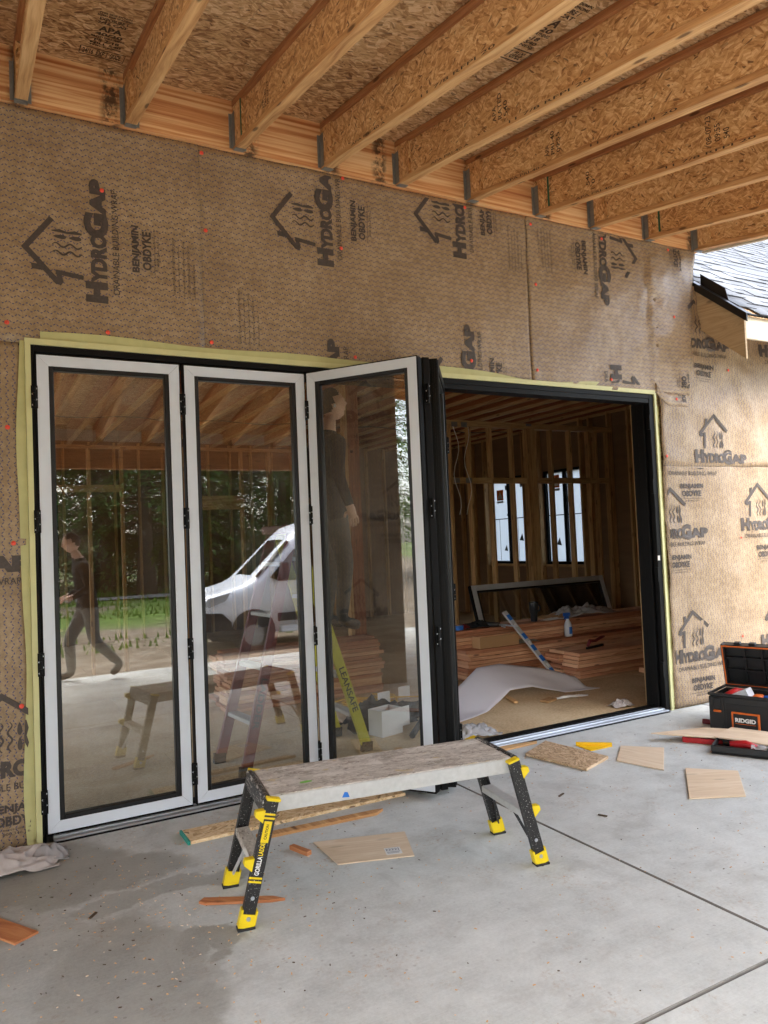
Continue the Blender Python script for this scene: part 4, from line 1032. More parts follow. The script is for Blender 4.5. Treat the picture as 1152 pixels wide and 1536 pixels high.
mb = MB(); mb.lathe([(.042, 0), (.062, 0), (.062, .048), (.042, .048), (.042, 0)], 28); mb.build('tape_wind', 'blue_tape', tp)
mb = MB(); mb.lathe([(.038, .001), (.0415, .001), (.0415, .047), (.038, .047), (.038, .001)], 28); mb.build('core', 'cardboard', tp)
crumple('tool_bag', 'black_cloth', (4.55, 2.30, zl), (.42, .22, .10), 'limp black tool pouch with red straps on the lumber stack', 'tool bag', 3.1)
crumple('strap_bundle', 'dark_red_plastic', (4.36, 2.28, zl), (.16, .12, .07), 'small tangle of dark red strap beside the blue tape', 'strap', 8.1)
bx = thing('carton', 'open brown cardboard carton lid on the lower lumber ledge', 'carton', (4.36, 2.004, IZ+9*.038+.001))
mb = MB(); mb.box(0, .52, 0, .145, 0, .006); mb.build('base', 'cardboard', bx)
mb = MB(); mb.box(0, .52, .0, .006, .0065, .12); mb.build('front_wall', 'cardboard', bx)
mb = MB(); mb.box(0, .006, .0065, .145, .0065, .12); mb.box(.514, .52, .0065, .145, .0065, .12); mb.build('side_wall', 'cardboard', bx)
crumple('plastic_wrap', 'clear_plastic', (5.03, 2.075, IZ+9*.038+.001), (.30, .12, .05), 'scrap of clear plastic beside the cardboard carton', 'plastic wrap', 5.5)
# red clamp on the low stack
rc = thing('clamp', 'dark red bar clamp on the short lumber stack', 'clamp', (5.62, 1.62, IZ+7*.038+.001), R(10))
mb = MB(); mb.bar((-.16, 0, .012), (.16, .02, .012), .022, .022); mb.build('bar', 'black_metal', rc)
mb = MB(); mb.tube([(-.14, 0, .03), (-.10, 0, .085), (0, 0, .075), (.10, 0, .10), (.16, 0, .105)], [.016, .02, .014, .018, .012], 8); mb.build('grip', 'dark_red_plastic', rc, smooth=True)
crumple('plastic_sheet', 'clear_plastic', (6.10, 2.36, zl), (.95, .36, .16), 'crumpled clear plastic sheeting heaped on the lumber stack', 'plastic sheet', 1.7, nu=40, nv=24, fold=3.5)
crumple('cardboard_sheet', 'cardboard', (5.72, 2.34, zl), (.5, .3, .07), 'bent cardboard flap on the lumber under the plastic', 'cardboard', 2.9)
crumple('bag_scrap', 'white_paper', (5.56, 2.22, zl), (.30, .10, .03), 'flat silver wrapper scrap on top of the lumber', 'wrapper', 4.9)
# pale foam sheet curling up off the floor
pts = [(3.10, .98, .01), (3.35, 1.08, .05), (3.62, 1.22, .16), (3.95, 1.38, .27), (4.25, 1.42, .27), (4.52, 1.36, .22), (4.74, 1.28, .17), (4.90, 1.22, .13), (4.98, 1.18, .09)]
mb = MB()
def fsh(u, v):
    t_ = u*(len(pts)-1); i = min(int(t_), len(pts)-2); f_ = t_-i; f_ = f_*f_*(3-2*f_) if False else f_
    p = Vector(pts[i]).lerp(Vector(pts[i+1]), f_)
    wd = .34+.1*math.sin(u*3)
    roll = .35+.5*u
    return Vector((p.x+(v-.5)*.10, p.y-(v-.15)*wd*math.cos(roll), max(.012, p.z*(1-.0*v)-(v)*wd*math.sin(roll)*.75+.012+.02*noise.noise(Vector((u*5, v*2, 3))))))
mb.grid(fsh, 48, 10); tag(mb.build('foam_sheet', 'foam_sheet', None, smooth=True, solid=.003), 'long pale foam underlay sheet curling up off the subfloor', 'foam sheet')
o = crumple('plastic_bag', 'clear_plastic', (3.02, .36, IZ+.001), (.46, .30, .11), 'crumpled clear plastic bag just inside the door sill', 'plastic bag', 6.2, nu=34, nv=26, fold=3.4)
o = crumple('paper_scrap', 'white_paper', (4.55, .86, IZ+.001), (.34, .06, .035), 'small torn white paper strip on the subfloor', 'paper scrap', 7.7, rotz=R(-12))
o = crumple('paper_ball', 'rag_cloth', (4.62, .33, IZ+.001), (.20, .13, .09), 'crumpled white paper ball near the right door jamb', 'paper scrap', 9.3)
board(.30, .04, .02, (4.02, .98, IZ+.001), R(70), 'thin wood splinter on the subfloor under the foam sheet', None, 'fir_flange', 'wood_splinter')
board(.16, .09, .02, (4.22, .80, IZ+.001), R(20), 'small wood block on the subfloor beside the foam sheet', None, 'pine_stud', 'wood_block')
# behind the open panel: ply sheet, cord, bag, box, tube, glove
o = board(1.05, .62, .018, (2.42, 1.34, IZ+.001), R(-4), 'tan plywood sheet lying on the subfloor behind the open panel', None, 'pale_plywood', 'plywood_sheet')
mb = MB()
cpt = []
for i in range(130):
    a = i*.30; r = .22+.045*math.sin(a*1.7)+.02*math.sin(a*.37)
    cpt.append((r*1.15*math.cos(a)+.03*math.sin(a*.13), r*.62*math.sin(a), .008+.0006*i+.006*math.sin(a*2.3)))
cpt += [(.34, .02, .05), (.46, .06, .03), (.62, .05, .012), (.86, .10, .01)]
mb.tube(cpt, .0065, 6)
cord = mb.build('cord_coil', 'yellow_cord', None, smooth=True, loc=(2.80, 1.62, IZ+.021)); tag(cord, 'coiled yellow extension cord on the plywood sheet', 'cord')
for k, (x, y) in enumerate(((2.82, 1.44), (3.18, 1.70))):
    tgp = MB(); tgp.grid(lambda u, v: Vector((u*.14, .03*math.sin(u*2), v*.12)), 4, 3); tag(tgp.build('cord_tag', 'white_paper', None, loc=(x, y, IZ+.060-.035*k), solid=.001), ['white paper tag standing before the yellow cord coil', 'white paper tag beside the end of the yellow cord'][k], 'tag')
crumple('tool_backpack', 'black_cloth', (2.62, 1.06, IZ+.001), (.60, .36, .30), 'slumped black tool bag on the floor behind the open panel', 'tool bag', 12.2, fold=1.6)
crumple('jacket', 'black_cloth', (2.98, 1.15, IZ+.001), (.46, .36, .22), 'dark cloth jacket heaped beside the slumped tool bag', 'jacket', 14.9, fold=2.0)
wb = thing('white_box', 'small open white cardboard box on the floor behind the open panel', 'box', (2.46, .70, IZ+.001), R(14))
for (x0, x1, y0, y1, z0, z1, nm) in ((0, .22, 0, .16, 0, .004, 'base'), (0, .22, 0, .004, .0045, .20, 'front_wall'), (0, .22, .156, .16, .0045, .20, 'back_wall'), (0, .004, .0045, .1555, .0045, .20, 'side_wall'), (.216, .22, .0045, .1555, .0045, .20, 'side_wall'), (.2205, .30, .0, .004, .05, .20, 'flap')):
    mb = MB(); mb.box(x0, x1, y0, y1, z0, z1); mb.build(nm, 'white_paper', wb)
mb = MB(); mb.tube([(0, 0, .03), (.40, .34, .14)], .024, 12); tag(mb.build('black_tube', 'black_plastic', None, loc=(2.62, .52, IZ)), 'black plastic tube propped at a slant on the subfloor', 'tube')
crumple('blue_glove', 'blue_glove', (3.10, .92, IZ+.001), (.24, .20, .24), 'crumpled pale blue glove on the subfloor', 'glove', 16.4, fold=3.2)
can = thing('tin_can', 'small pale tin can lying by the tool bag', 'can', (2.55, 1.32, IZ+.021))
mb = MB(); mb.tube([(-.06, 0, .055), (.06, 0, .055)], .055, 18); mb.build('can_body', 'aluminium', can, smooth=False)
mb = MB(); mb.tube([(.0605, 0, .055), (.075, 0, .055)], .050, 18); mb.build('can_lid', 'blue_glove', can)

# ------------------------------------------------------------------ ladders
def ladder(name, label, loc, rotz, mat, Ht, base, wb, wt, nstep, lean_top, rear=None, txt=None):
    t = thing(name, label, 'ladder', loc, rotz)
    rails = []
    for s in (-1, 1):
        p0, p1 = Vector((0, s*wb/2, .03)), Vector((lean_top, s*wt/2, Ht)); mb = MB(); mb.bar(p0, p1, .028, .075, (1, 0, 0)); rails.append(mb.build('rail', mat, t, grain=2, bevel=.003))
        mb = MB(); mb.bar((0.006*-1, s*wb/2, 0), (.0, s*wb/2, .07), .034, .085, (1, 0, 0)); mb.build('rubber_foot', 'dark_rubber', t)
        if rear:
            mb = MB(); mb.bar((rear, s*wb/2, .0), (lean_top+.02*(1 if rear > 0 else -1), s*wt/2, Ht-.02), .024, .045, (1, 0, 0)); mb.build('rear_rail', mat, t, grain=2)
    for i in range(nstep):
        k = (i+1)/(nstep+.6); z = Ht*k; x = lean_top*k; wd = (wb+(wt-wb)*k)/2-.015
        mb = MB(); mb.box(x-.04, x+.04, -wd, wd, z-.028, z); mb.build('step', 'dull_aluminium', t, bevel=.004)
        if rear and i in (1, 3):
            xr = rear+(lean_top-rear)*k; mb = MB(); mb.bar((xr, -wd, z), (xr, wd, z), .02, .02); mb.build('rear_brace', 'dull_aluminium', t)
    mb = MB(); mb.box(lean_top-.07, lean_top+.09, -wt/2-.03, wt/2+.03, Ht-.01, Ht+.05); mb.build('top_cap', mat, t, bevel=.006)
    if txt:
        mb = MB(); d = (Vector((lean_top, -wt/2, Ht))-Vector((0, -wb/2, .03))).normalized()
        p = Print2D(); p.text(txt, 0, .34, 0, .045, .02)
        a = Vector((0, -wb/2-.0155, .03))+d*.62
        sx = d.cross(Vector((0, 1, 0))).normalized()
        p.mapped('ladder_lettering', 'black_ink', rails[0], lambda u, v: a-d*u+sx*(v-.022)*(1 if sx.x > 0 else -1)+Vector((0, .0, 0)))
    return t
yl = ladder('step_ladder', 'yellow fibreglass step ladder with black lettering under the standing man', (2.20, .72, IZ), 0, 'yellow_fibreglass', 1.61, 0, .52, .34, 5, -.46, None, 'LEANSAFE')
rl = ladder('step_ladder', 'red fibreglass step ladder standing behind the second closed panel', (1.24, .62, IZ), R(6), 'red_fibreglass', 1.62, 0, .44, .32, 4, .44, None, 'LADDER')

# ------------------------------------------------------------------ work platform on the patio
bn = thing('work_platform', 'paint spattered folding work platform with black and yellow legs', 'work platform', (1.349, -1.384, 0), math.atan2(-.2045, 1.3615))
BL, BWd, BH = 1.19, .385, .507
mb = MB(); mb.box(-BL/2+.028, BL/2-.028, -BWd/2+.004, BWd/2-.004, BH-.018, BH); mb.build('deck', 'speckled_deck', bn, grain=0, bevel=.002)
for s in (-1, 1):
    mb = MB(); mb.box(-BL/2+.028, BL/2-.028, s*(BWd/2-.0035), s*(BWd/2+.004), BH-.068, BH-.004); mb.build('side_rail', 'dull_aluminium', bn, grain=0, bevel=.0015)
    mb = MB(); mb.box(s*(BL/2-.027), s*(BL/2+.006), -BWd/2-.008, BWd/2+.008, BH-.085, BH+.004); ec = mb.build('end_cap', 'splattered_black', bn, bevel=.008)
    mb = MB()
    for y in (-BWd/2-.009, BWd/2+.009):
        for z in (BH-.02, BH-.06): mb.tube([(s*(BL/2-.010), y, z), (s*(BL/2-.010), y*1.02, z)], .006, 10)
    mb.build('rivet', 'aluminium', ec)
    xf0, xt = s*.688, s*.560
    for q in (-1, 1):
        y = q*(.205); yt = q*(.212)
        lgo = thing('x', None, None) if False else None
        mb = MB(); d = Vector((xt-xf0, yt-y, BH-.012)).normalized()
        p0 = Vector((xf0, y, .03)); p1 = Vector((xt, yt, BH-.012))
        w = .052
        ax = (Vector((1, 0, 0))-d*d.x).normalized(); ay = d.cross(ax).normalized()
        if ay.y < 0: ay = -ay
        # C channel: web faces outward, flanges inward
        L = (p1-p0).length; c = (p0+p1)/2
        mb.obox(c+ay*q*.011, d, ax, ay, L/2, w/2, .0025)
        for e in (-1, 1): mb.obox(c+ax*e*(w/2-.0025)-ay*q*.0035, d, ax, ay, L/2, .0025, .0118)
        leg = mb.build('leg', 'speckled_black', bn, grain=2)
        mb = MB(); mb.obox(p1+d*.004, d, ax, ay, .006, w/2+.003, .018); mb.build('leg_cap', 'yellow_plastic', leg, bevel=.002)
        # foot shoe: open yellow cup on a dark pad
        mb = MB(); f0 = Vector((xf0, y, .010))
        for e in (-1, 1): mb.obox(f0+d*.034+ax*e*(w/2+.004), d, ax, ay, .034, .004, .018)
        mb.obox(f0+d*.006, d, ax, ay, .008, w/2+.008, .018); mb.obox(f0+d*.030-ay*q*.014, d, ax, ay, .030, w/2, .003)
        mb.obox(f0+d*.026+ay*q*.0155, d, ax, ay, .026, w/2+.001, .002)
        mb.build('foot_shoe', 'yellow_plastic', leg)
        mb = MB(); mb.box(xf0-.036, xf0+.036, y-.022, y+.022, 0, .011); mb.build('rubber_pad', 'dark_rubber', leg, bevel=.002)
        mb = MB(); cc = f0+d*.036+ay*q*.0178; mb.tube([cc, cc+ay*q*.003], .009, 10); cc = f0+d*.115+ay*q*.0136; mb.tube([cc, cc+ay*q*.003], .008, 10); mb.build('rivet', 'aluminium', leg)
        for k in ((.47, .87) if q < 0 else ()):                     # yellow brackets at rung and deck
            cc = p0+(p1-p0)*k+ax*s*(w/2+.016)
            mb = MB(); mb.prism([(-.03, -.018), (.024, -.018), (.014, .020), (-.008, .020)], lambda a, b: cc+d*a+ax*s*b-ay*.017, lambda a, b: cc+d*a+ax*s*b+ay*.017); mb.build('bracket', 'yellow_plastic', leg, bevel=.002)
        if s == -1 and q == -1:
            def lm(mbx, nm, mat, u0, u1, v0, v1):
                m2 = MB(); m2.obox(p0+d*(u0+u1)/2+ax*(v0+v1)/2-ay*.0142, d, ax, ay, (u1-u0)/2, (v1-v0)/2, .0006); m2.build(nm, mat, leg)
            for u in (.155, .170, .408, .424): lm(None, 'sticker_band', 'yellow_plastic', u, u+.008, -.027, .027)
            lm(None, 'sticker', 'yellow_plastic', .315, .40, -.012, .020)
            p = Print2D(); p.text('GORILLA', 0, .075, 0, .020, .03); p.mapped('leg_lettering', 'white_ink', leg, lambda u, v: p0+d*(.185+u)-ax*(v-.010)-ay*.0150)
            p = Print2D(); p.text('LADDERS', 0, .068, 0, .020, .03); p.mapped('leg_lettering', 'yellow_plastic', leg, lambda u, v: p0+d*(.263+u)-ax*(v-.010)-ay*.0150)
            p = Print2D(); p.text('CAUTION', 0, .06, 0, .012, .03); p.mapped('leg_lettering', 'black_ink', leg, lambda u, v: p0+d*(.328+u)-ax*(v-.010)-ay*.0152)
    k = .47; xr = xf0+(xt-xf0)*k; zr_ = .03+(BH-.042)*k
    mb = MB(); mb.box(xr-.03, xr+.03, -.192, .192, zr_-.022, zr_+.012); mb.build('rung', 'speckled_deck' if s < 0 else 'dull_aluminium', bn, grain=1, bevel=.004)
    mb = MB(); mb.bar((xr+.012*-s, .10, zr_-.023), (xf0*.985, .180, .065), .018, .006, (1, 0, 0)); mb.build('spreader', 'dull_aluminium' if s < 0 else 'speckled_black', bn)
    mb = MB(); mb.bar((xr+.012*-s, -.10, zr_-.023), (xf0*.985, -.180, .065), .018, .006, (1, 0, 0)); mb.build('spreader', 'dull_aluminium' if s < 0 else 'speckled_black', bn)
p = Print2D(); p.add([(-.030, -.010), (-.004, -.016), (.024, -.010), (.030, .006), (.010, .014), (-.020, .010)], [tuple(range(6))]); p.mapped('paint_spot', 'green_paint', bn, lambda u, v: Vector((-.39+u, -.085+v, BH+.0008)))
p = Print2D(); p.add([(-.016, -.009), (.018, -.012), (.010, .010), (-.004, .013)], [(0, 1, 2, 3)]); p.mapped('tape_scrap', 'blue_tape', bn, lambda u, v: Vector((-.245+u, -BWd/2-.0047, BH-.045+v)))

# ------------------------------------------------------------------ offcuts and litter on the slab
def slabpiece(name, poly, th, mat, label, cat='offcut', z=.001, tilt=None, grain=0, bevel=.0015, group=None):
    cx = sum(p[0] for p in poly)/len(poly); cyy = sum(p[1] for p in poly)/len(poly)
    a = math.atan2(poly[1][1]-poly[0][1], poly[1][0]-poly[0][0]); ca, sa = math.cos(-a), math.sin(-a)
    q = [((x-cx)*ca-(y-cyy)*sa, (x-cx)*sa+(y-cyy)*ca) for x, y in poly]
    mb = MB(); mb.prism(q, lambda u, v: Vector((u, v, 0)), lambda u, v: Vector((u, v, th)))
    o = mb.build(name, mat, None, grain=grain, bevel=bevel, loc=(cx, cyy, z), rotz=a)
    if tilt: o.rotation_euler = (tilt[0], tilt[1], a)
    return tag(o, label, cat, group)
pa = slabpiece('plywood_offcut', [(1.207, -.85), (1.665, -.999), (1.553, -1.285), (1.201, -1.161)], .006, 'pale_plywood', 'four sided plywood offcut with barcode sticker under the work platform')
mb = MB(); mb.box(.075, .155, -.115, -.035, .0062, .0068); st_ = mb.build('barcode_sticker', 'white_paper', pa)
mb = MB()
for i in range(9): mb.box(.082+i*.0075, .082+i*.0075+(.0022 if i % 2 else .004), -.075, -.045, .0071, .0074)
mb.box(.082, .148, -.090, -.085, .0071, .0074); mb.box(.082, .14, -.102, -.098, .0071, .0074); mb.build('sticker_print', 'grey_print', st_)
slabpiece('osb_strip', [(.662, -.318), (.668, -.50), (1.955, -.515), (1.932, -.362)][::1], .018, 'osb_scrap', 'long strand board strip with teal painted end on the slab', 'board', grain=1)
mb = MB(); mb.box(0, .012, -.185, 0, 0, .0195)
o = mb.build('painted_end', 'teal_paint', None, loc=(.652, -.318, .001)); o.parent = bpy.data.objects['osb_strip']; o.matrix_parent_inverse = (Matrix.Translation(bpy.data.objects['osb_strip'].location) @ Matrix.Rotation(bpy.data.objects['osb_strip'].rotation_euler.z, 4, 'Z')).inverted()
slabpiece('wood_lath', [(.985, -.60), (.99, -.66), (1.66, -.70), (1.72, -.66), (1.66, -.645)], .016, 'fir_flange', 'thin split lath lying beside the strand board strip', 'board')
slabpiece('wood_lath', [(.53, -1.17), (.55, -1.20), (.80, -1.335), (.86, -1.352), (.82, -1.30), (.56, -1.145)], .012, 'orange_wood', 'reddish splintered lath between the left legs of the platform', 'board')
slabpiece('wood_block', [(1.073, -.857), (1.115, -.985), (1.145, -.975), (1.10, -.850)], .022, 'orange_wood', 'small reddish wood block beside the stickered plywood', 'block')
slabpiece('osb_offcut', [(3.039, -.312), (3.132, -.809), (3.435, -.70), (3.358, -.151)], .020, 'osb_old', 'weathered rectangular strand board offcut near the door sill', 'offcut', bevel=.002)
slabpiece('plywood_offcut', [(3.438, -.769), (3.525, -1.085), (3.912, -.753), (3.716, -.539)], .008, 'pale_plywood', 'pale plywood offcut next to the yellow speed square')
slabpiece('plywood_offcut', [(3.229, -1.518), (3.514, -1.67), (3.861, -1.369), (3.651, -1.145)], .010, 'pale_plywood', 'pale rectangular plywood offcut lying alone on open concrete')
slabpiece('wood_splinter', [(2.90, -.035), (2.99, -.135), (3.30, -.125), (3.325, -.095), (3.10, -.06)], .012, 'fir_flange', 'broken pale wood splinter along the door sill', 'splinter')
slabpiece('orange_board', [(-.092, -1.048), (-.352, -.623), (-.442, -.675), (-.182, -1.100)], .010, 'orange_wood', 'orange stained board end lying by the wet patch', 'board')
sq = thing('speed_square', 'yellow plastic triangular speed square on the concrete', 'speed square', (3.483, -.337, .001), math.atan2(-.16, .18))
mb = MB(); mb.prism([(0, 0), (.25, 0), (.10, -.13)], lambda a, b: Vector((a, b, 0)), lambda a, b: Vector((a, b, .006))); mb.build('plate', 'yellow_square', sq, bevel=.001)
mb = MB(); mb.box(0, .25, -.004, .016, 0, .026); mb.build('fence_lip', 'yellow_square', sq, bevel=.002)
crumple('rag', 'rag_cloth', (-.17, -.26, .001), (.46, .30, .12), 'crumpled off white rag at the foot of the wrapped wall', 'rag', 2.2, nu=60, nv=46, fold=1.7)
crumple('rag', 'grey_cloth', (.0, -.235, .001), (.20, .17, .10), 'small grey wadded cloth touching the off white rag', 'rag', 5.9, nu=40, nv=36, fold=1.3)
slabpiece('paint_stick', [(-.16, -.045), (-.02, -.052), (-.02, -.068), (-.16, -.062)], .004, 'grey_cloth', 'thin grey stick along the base of the left wall', 'stick')
# sawdust and chips
mb = MB(); rnd = random.Random(5)
for i in range(900):
    if rnd.random() < .55: x, y = rnd.gauss(.35, .55), rnd.gauss(-1.15, .55)
    else: x, y = rnd.uniform(-.6, 4.6), rnd.uniform(-2.7, -.1)
    if y > -.08 or y < -4: continue
    l, w, a = rnd.uniform(.0015, .0065), rnd.uniform(.0008, .0022), rnd.uniform(0, 6.3)
    mb.cur = rnd.choice((0, 0, 0, 2, 3))
    mb.obox((x, y, .0016), (math.cos(a), math.sin(a), 0), (-math.sin(a), math.cos(a), 0), (0, 0, 1), l, w, .0012)
tag(mb.build('sawdust', ['fir_flange', 'white_paper', 'pale_plywood', 'bark'], None, recalc=False), 'scattered sawdust and wood chips on the concrete', None, None, 'stuff')
for i, (x, y, a, L) in enumerate(((2.70, -1.05, .4, .06), (2.66, -1.42, 2.0, .05), (5.05, -.52, -.6, .12), (.12, -1.02, .9, .05))):
    mb = MB(); mb.obox((0, 0, .004), (1, 0, 0), (0, 1, 0), (0, 0, 1), L/2, .006, .003)
    tag(mb.build('wood_chip', 'bark', None, loc=(x, y, .0005), rotz=a, bevel=.001), ['dark wood chip on open concrete beside the slab joint', 'dark wood chip just right of the platform foot', 'slim dark sliver by the toolbox end of the wall', 'brown chip on the wet concrete'][i], 'chip')

# ------------------------------------------------------------------ toolbox with open lid, trays and case
tb = thing('toolbox', 'open black and orange rolling toolbox filled with tools', 'toolbox', (4.61, -.60, .0), math.atan2(-.95, .31))
TL, TD, TH = .56, .36, .255                     # local x along the front, local y to the back
def tbx(nm, mat, x0, x1, y0, y1, z0, z1, par=tb, bev=.004):
    mb = MB(); mb.box(x0, x1, y0, y1, z0, z1); return mb.build(nm, mat, par, bevel=bev)
tbx('body_front', 'black_plastic', 0, TL, 0, .012, .0, TH, bev=.005); tbx('body_back', 'black_plastic', 0, TL, TD-.012, TD, 0, TH)
tbx('body_side', 'black_plastic', 0, .012, .0125, TD-.0125, 0, TH); tbx('body_side', 'black_plastic', TL-.012, TL, .0125, TD-.0125, 0, TH); tbx('body_base', 'black_plastic', .0125, TL-.0125, .0125, TD-.0125, 0, .01)
for (x0, x1, y0, y1) in ((-.012, TL+.012, -.012, .004), (-.012, TL+.012, TD-.004, TD+.012), (-.012, .004, .0045, TD-.0045), (TL-.004, TL+.012, .0045, TD-.0045)): tbx('rim', 'black_plastic', x0, x1, y0, y1, TH+.0005, TH+.022)
tbx('corner_post', 'black_plastic', -.006, .10, -.010, -.0005, .005, TH-.004); tbx('corner_post', 'black_plastic', TL-.10, TL+.006, -.010, -.0005, .005, TH-.004)
for x in (.03, TL-.085):
    l_ = tbx('latch', 'dark_panel', x, x+.055, -.024, -.0105, TH-.10, TH-.01); tbx('latch_bar', 'orange_plastic', x, x+.055, -.027, -.0105, TH-.118, TH-.102, l_)
fr_ = tbx('front_recess', 'dark_panel', .115, TL-.115, -.003, -.0005, .02, TH-.05, bev=.001)
bd = tbx('badge_border', 'orange_plastic', .155, .355, -.016, -.0035, .015, .150, bev=.004); bp = tbx('badge_plate', 'black_plastic', .170, .340, -.019, -.0165, .030, .138, bd, .001)
p = Print2D(); p.text('RIDGID', 0, .145, 0, .032, .05); p.mapped('badge_lettering', 'white_ink', bp, lambda u, v: Vector((.183+u, -.0198, .078+v)))
tbx('badge_line', 'orange_plastic', .183, .328, -.0202, -.0192, .066, .070, bp, 0)
ro = Matrix.Rotation(R(12), 3, 'X'); lo = Vector((0, TD+.014, TH+.01))
def lid(nm, mat, x0, x1, y0, y1, z0, z1, par=tb, bev=.004):
    mb = MB(); mb.box(x0, x1, y0, y1, z0, z1); return mb.build(nm, mat, par, bevel=bev, xf=lambda c: lo+ro @ c)
LH = .34
lp_ = lid('lid', 'black_plastic', -.01, TL+.01, .055, .07, .0, LH)
for (x0, x1, z0, z1) in ((-.01, .012, .0, LH), (TL-.012, TL+.01, .0, LH), (.0125, TL-.0125, LH-.022, LH), (.0125, TL-.0125, 0, .02)): lid('lid_wall', 'black_plastic', x0, x1, .0, .0545, z0, z1, lp_)
for (x0, x1, z0, z1) in ((-.002, .008, .006, LH-.006), (TL-.008, TL+.002, .006, LH-.006), (.0085, TL-.0085, LH-.016, LH-.006), (.0085, TL-.0085, .006, .016)): lid('lid_gasket', 'orange_plastic', x0, x1, -.006, -.0005, z0, z1, lp_, .001)
for x in (.15, .28, .41): lid('lid_rib', 'dark_panel', x, x+.012, .02, .0545, .0205, LH-.0225, lp_, .001)
for z in (.12, .22): lid('lid_rib', 'dark_panel', .0125, TL-.0125, .022, .0543, z, z+.012, lp_, .001)
for x in (.09, .20): lid('lid_knuckle', 'black_plastic', x, x+.05, .01, .05, LH+.0005, LH+.018, lp_)
# contents
def loose(nm, mat, label, cat, f, loc=(0, 0, 0), smooth=True):
    mb = MB(); f(mb); o = mb.build(nm, mat, None, smooth=smooth)
    o.matrix_world = Matrix.Translation(tb.location) @ Matrix.Rotation(tb.rotation_euler.z, 4, 'Z') @ Matrix.Translation(loc); return tag(o, label, cat)
loose('plastic_case', 'bottle_white', 'translucent white plastic case in the toolbox', 'case', lambda m: m.obox((.19, .13, .235), (.9, 0, .43), (0, 1, 0), (-.43, 0, .9), .075, .06, .045), smooth=False)
loose('power_tool', 'red_plastic', 'red power tool body in the toolbox', 'tool', lambda m: m.tube([(.08, .12, .23), (.13, .2, .25), (.2, .26, .24)], [.03, .04, .03], 10))
loose('tape_measure', 'orange_plastic', 'clear orange rounded package among the tools', 'package', lambda m: m.lathe([(.02, .0), (.05, .01), (.055, .04), (.03, .065)], 16, (.31, .14, .20)))
loose('caulk_tube', 'blue_plastic', 'blue and red tube among the tools', 'tube', lambda m: m.tube([(.36, .09, .245), (.42, .12, .25), (.50, .15, .25)], .026, 10))
loose('driver_handle', 'red_plastic', 'red screwdriver handle at the toolbox end', 'screwdriver', lambda m: m.tube([(.40, .14, .275), (.46, .17, .28)], .016, 8))
loose('base_tray', 'dark_rubber', 'dark grey tray that the toolbox tools rest in', 'tray', lambda m: m.box(.02, TL-.02, .02, TD-.02, .012, .20), smooth=False)
loose('toolhandle', 'dark_red_plastic', 'dark red torch lying beside the toolbox', 'toolhandle', lambda m: (m.tube([(-.10, .10, .022), (-.01, .11, .022)], .02, 10)))  # dark red tool handle, modelled as a plain tube
# plywood on a red organiser, tool case in front
og = thing('red_organiser', 'flat red parts organiser under the plywood by the toolbox', 'organiser', (4.14, -.72, .001), R(-58))
for (x0, x1, y0, y1, z0, z1, nm) in ((0, .30, 0, .20, 0, .006, 'tray_base'), (0, .30, 0, .006, .0065, .036, 'tray_wall'), (0, .30, .194, .20, .0065, .036, 'tray_wall'), (0, .006, .0065, .1935, .0065, .036, 'tray_wall'), (.294, .30, .0065, .1935, .0065, .036, 'tray_wall'), (.10, .106, .0065, .1935, .0065, .033, 'divider'), (.20, .206, .0065, .1935, .0065, .033, 'divider')):
    mb = MB(); mb.box(x0, x1, y0, y1, z0, z1); mb.build(nm, 'red_plastic', og, bevel=.001)
slabpiece('plywood_sheet', [(4.00, -.56), (4.30, -.985), (4.55, -.86), (4.42, -.69)], .009, 'pale_plywood', 'pale pointed plywood offcut resting on the red organiser', 'offcut', z=.048)
slabpiece('plywood_sheet', [(4.22, -.92), (4.46, -1.75), (4.72, -1.68), (4.60, -1.06), (4.52, -.84)], .009, 'pale_plywood', 'pale plywood offcut lying against the toolbox front', 'offcut', z=.064)
mb = MB(); mb.box(0, .95, -.006, .006, 0, .46)
o = mb.build('plywood_sheet', 'pale_plywood', None, bevel=.001, loc=(5.93, -.19, .003)); o.rotation_euler = (R(-20), 0, 0); tag(o, 'plywood board leaning on the wrapped wall behind the toolbox', 'offcut')
tc = thing('tool_case', 'open black plastic tool case in front of the toolbox', 'tool case', (4.06, -1.02, .001), R(-62))
for (x0, x1, y0, y1, z0, z1, nm) in ((0, .46, 0, .34, 0, .012, 'case_base'), (0, .46, 0, .014, .0125, .058, 'case_wall'), (0, .46, .326, .34, .0125, .058, 'case_wall'), (0, .014, .0145, .3255, .0125, .058, 'case_wall'), (.446, .46, .0145, .3255, .0125, .058, 'case_wall')):
    mb = MB(); mb.box(x0, x1, y0, y1, z0, z1); mb.build(nm, 'black_plastic', tc, bevel=.005)
def inc(nm, mat, label, cat, f, smooth=True):
    mb = MB(); f(mb); o = mb.build(nm, mat, None, smooth=smooth); o.matrix_world = Matrix.Translation(tc.location) @ Matrix.Rotation(tc.rotation_euler.z, 4, 'Z'); return tag(o, label, cat)
inc('multi_tool', 'red_plastic', 'red pistol grip tool lying in the black case', 'tool', lambda m: (m.tube([(.10, .12, .045), (.20, .14, .05), (.27, .10, .045)], [.022, .028, .02], 10), m.tube([(.20, .14, .05), (.22, .22, .045)], .018, 8)))
inc('plastic_bag', 'clear_plastic', 'clear plastic bag of parts in the black case', 'bag', lambda m: m.grid(lambda u, v: Vector((.24+u*.18, .05+v*.24, .045+.05*abs(noise.noise(Vector((u*4, v*4, 2)))))), 12, 12))
inc('black_pouch', 'black_cloth', 'black pouch with white trim in the tool case', 'pouch', lambda m: m.tube([(.05, .18, .035), (.12, .21, .036), (.20, .20, .035)], [.018, .022, .018], 10))

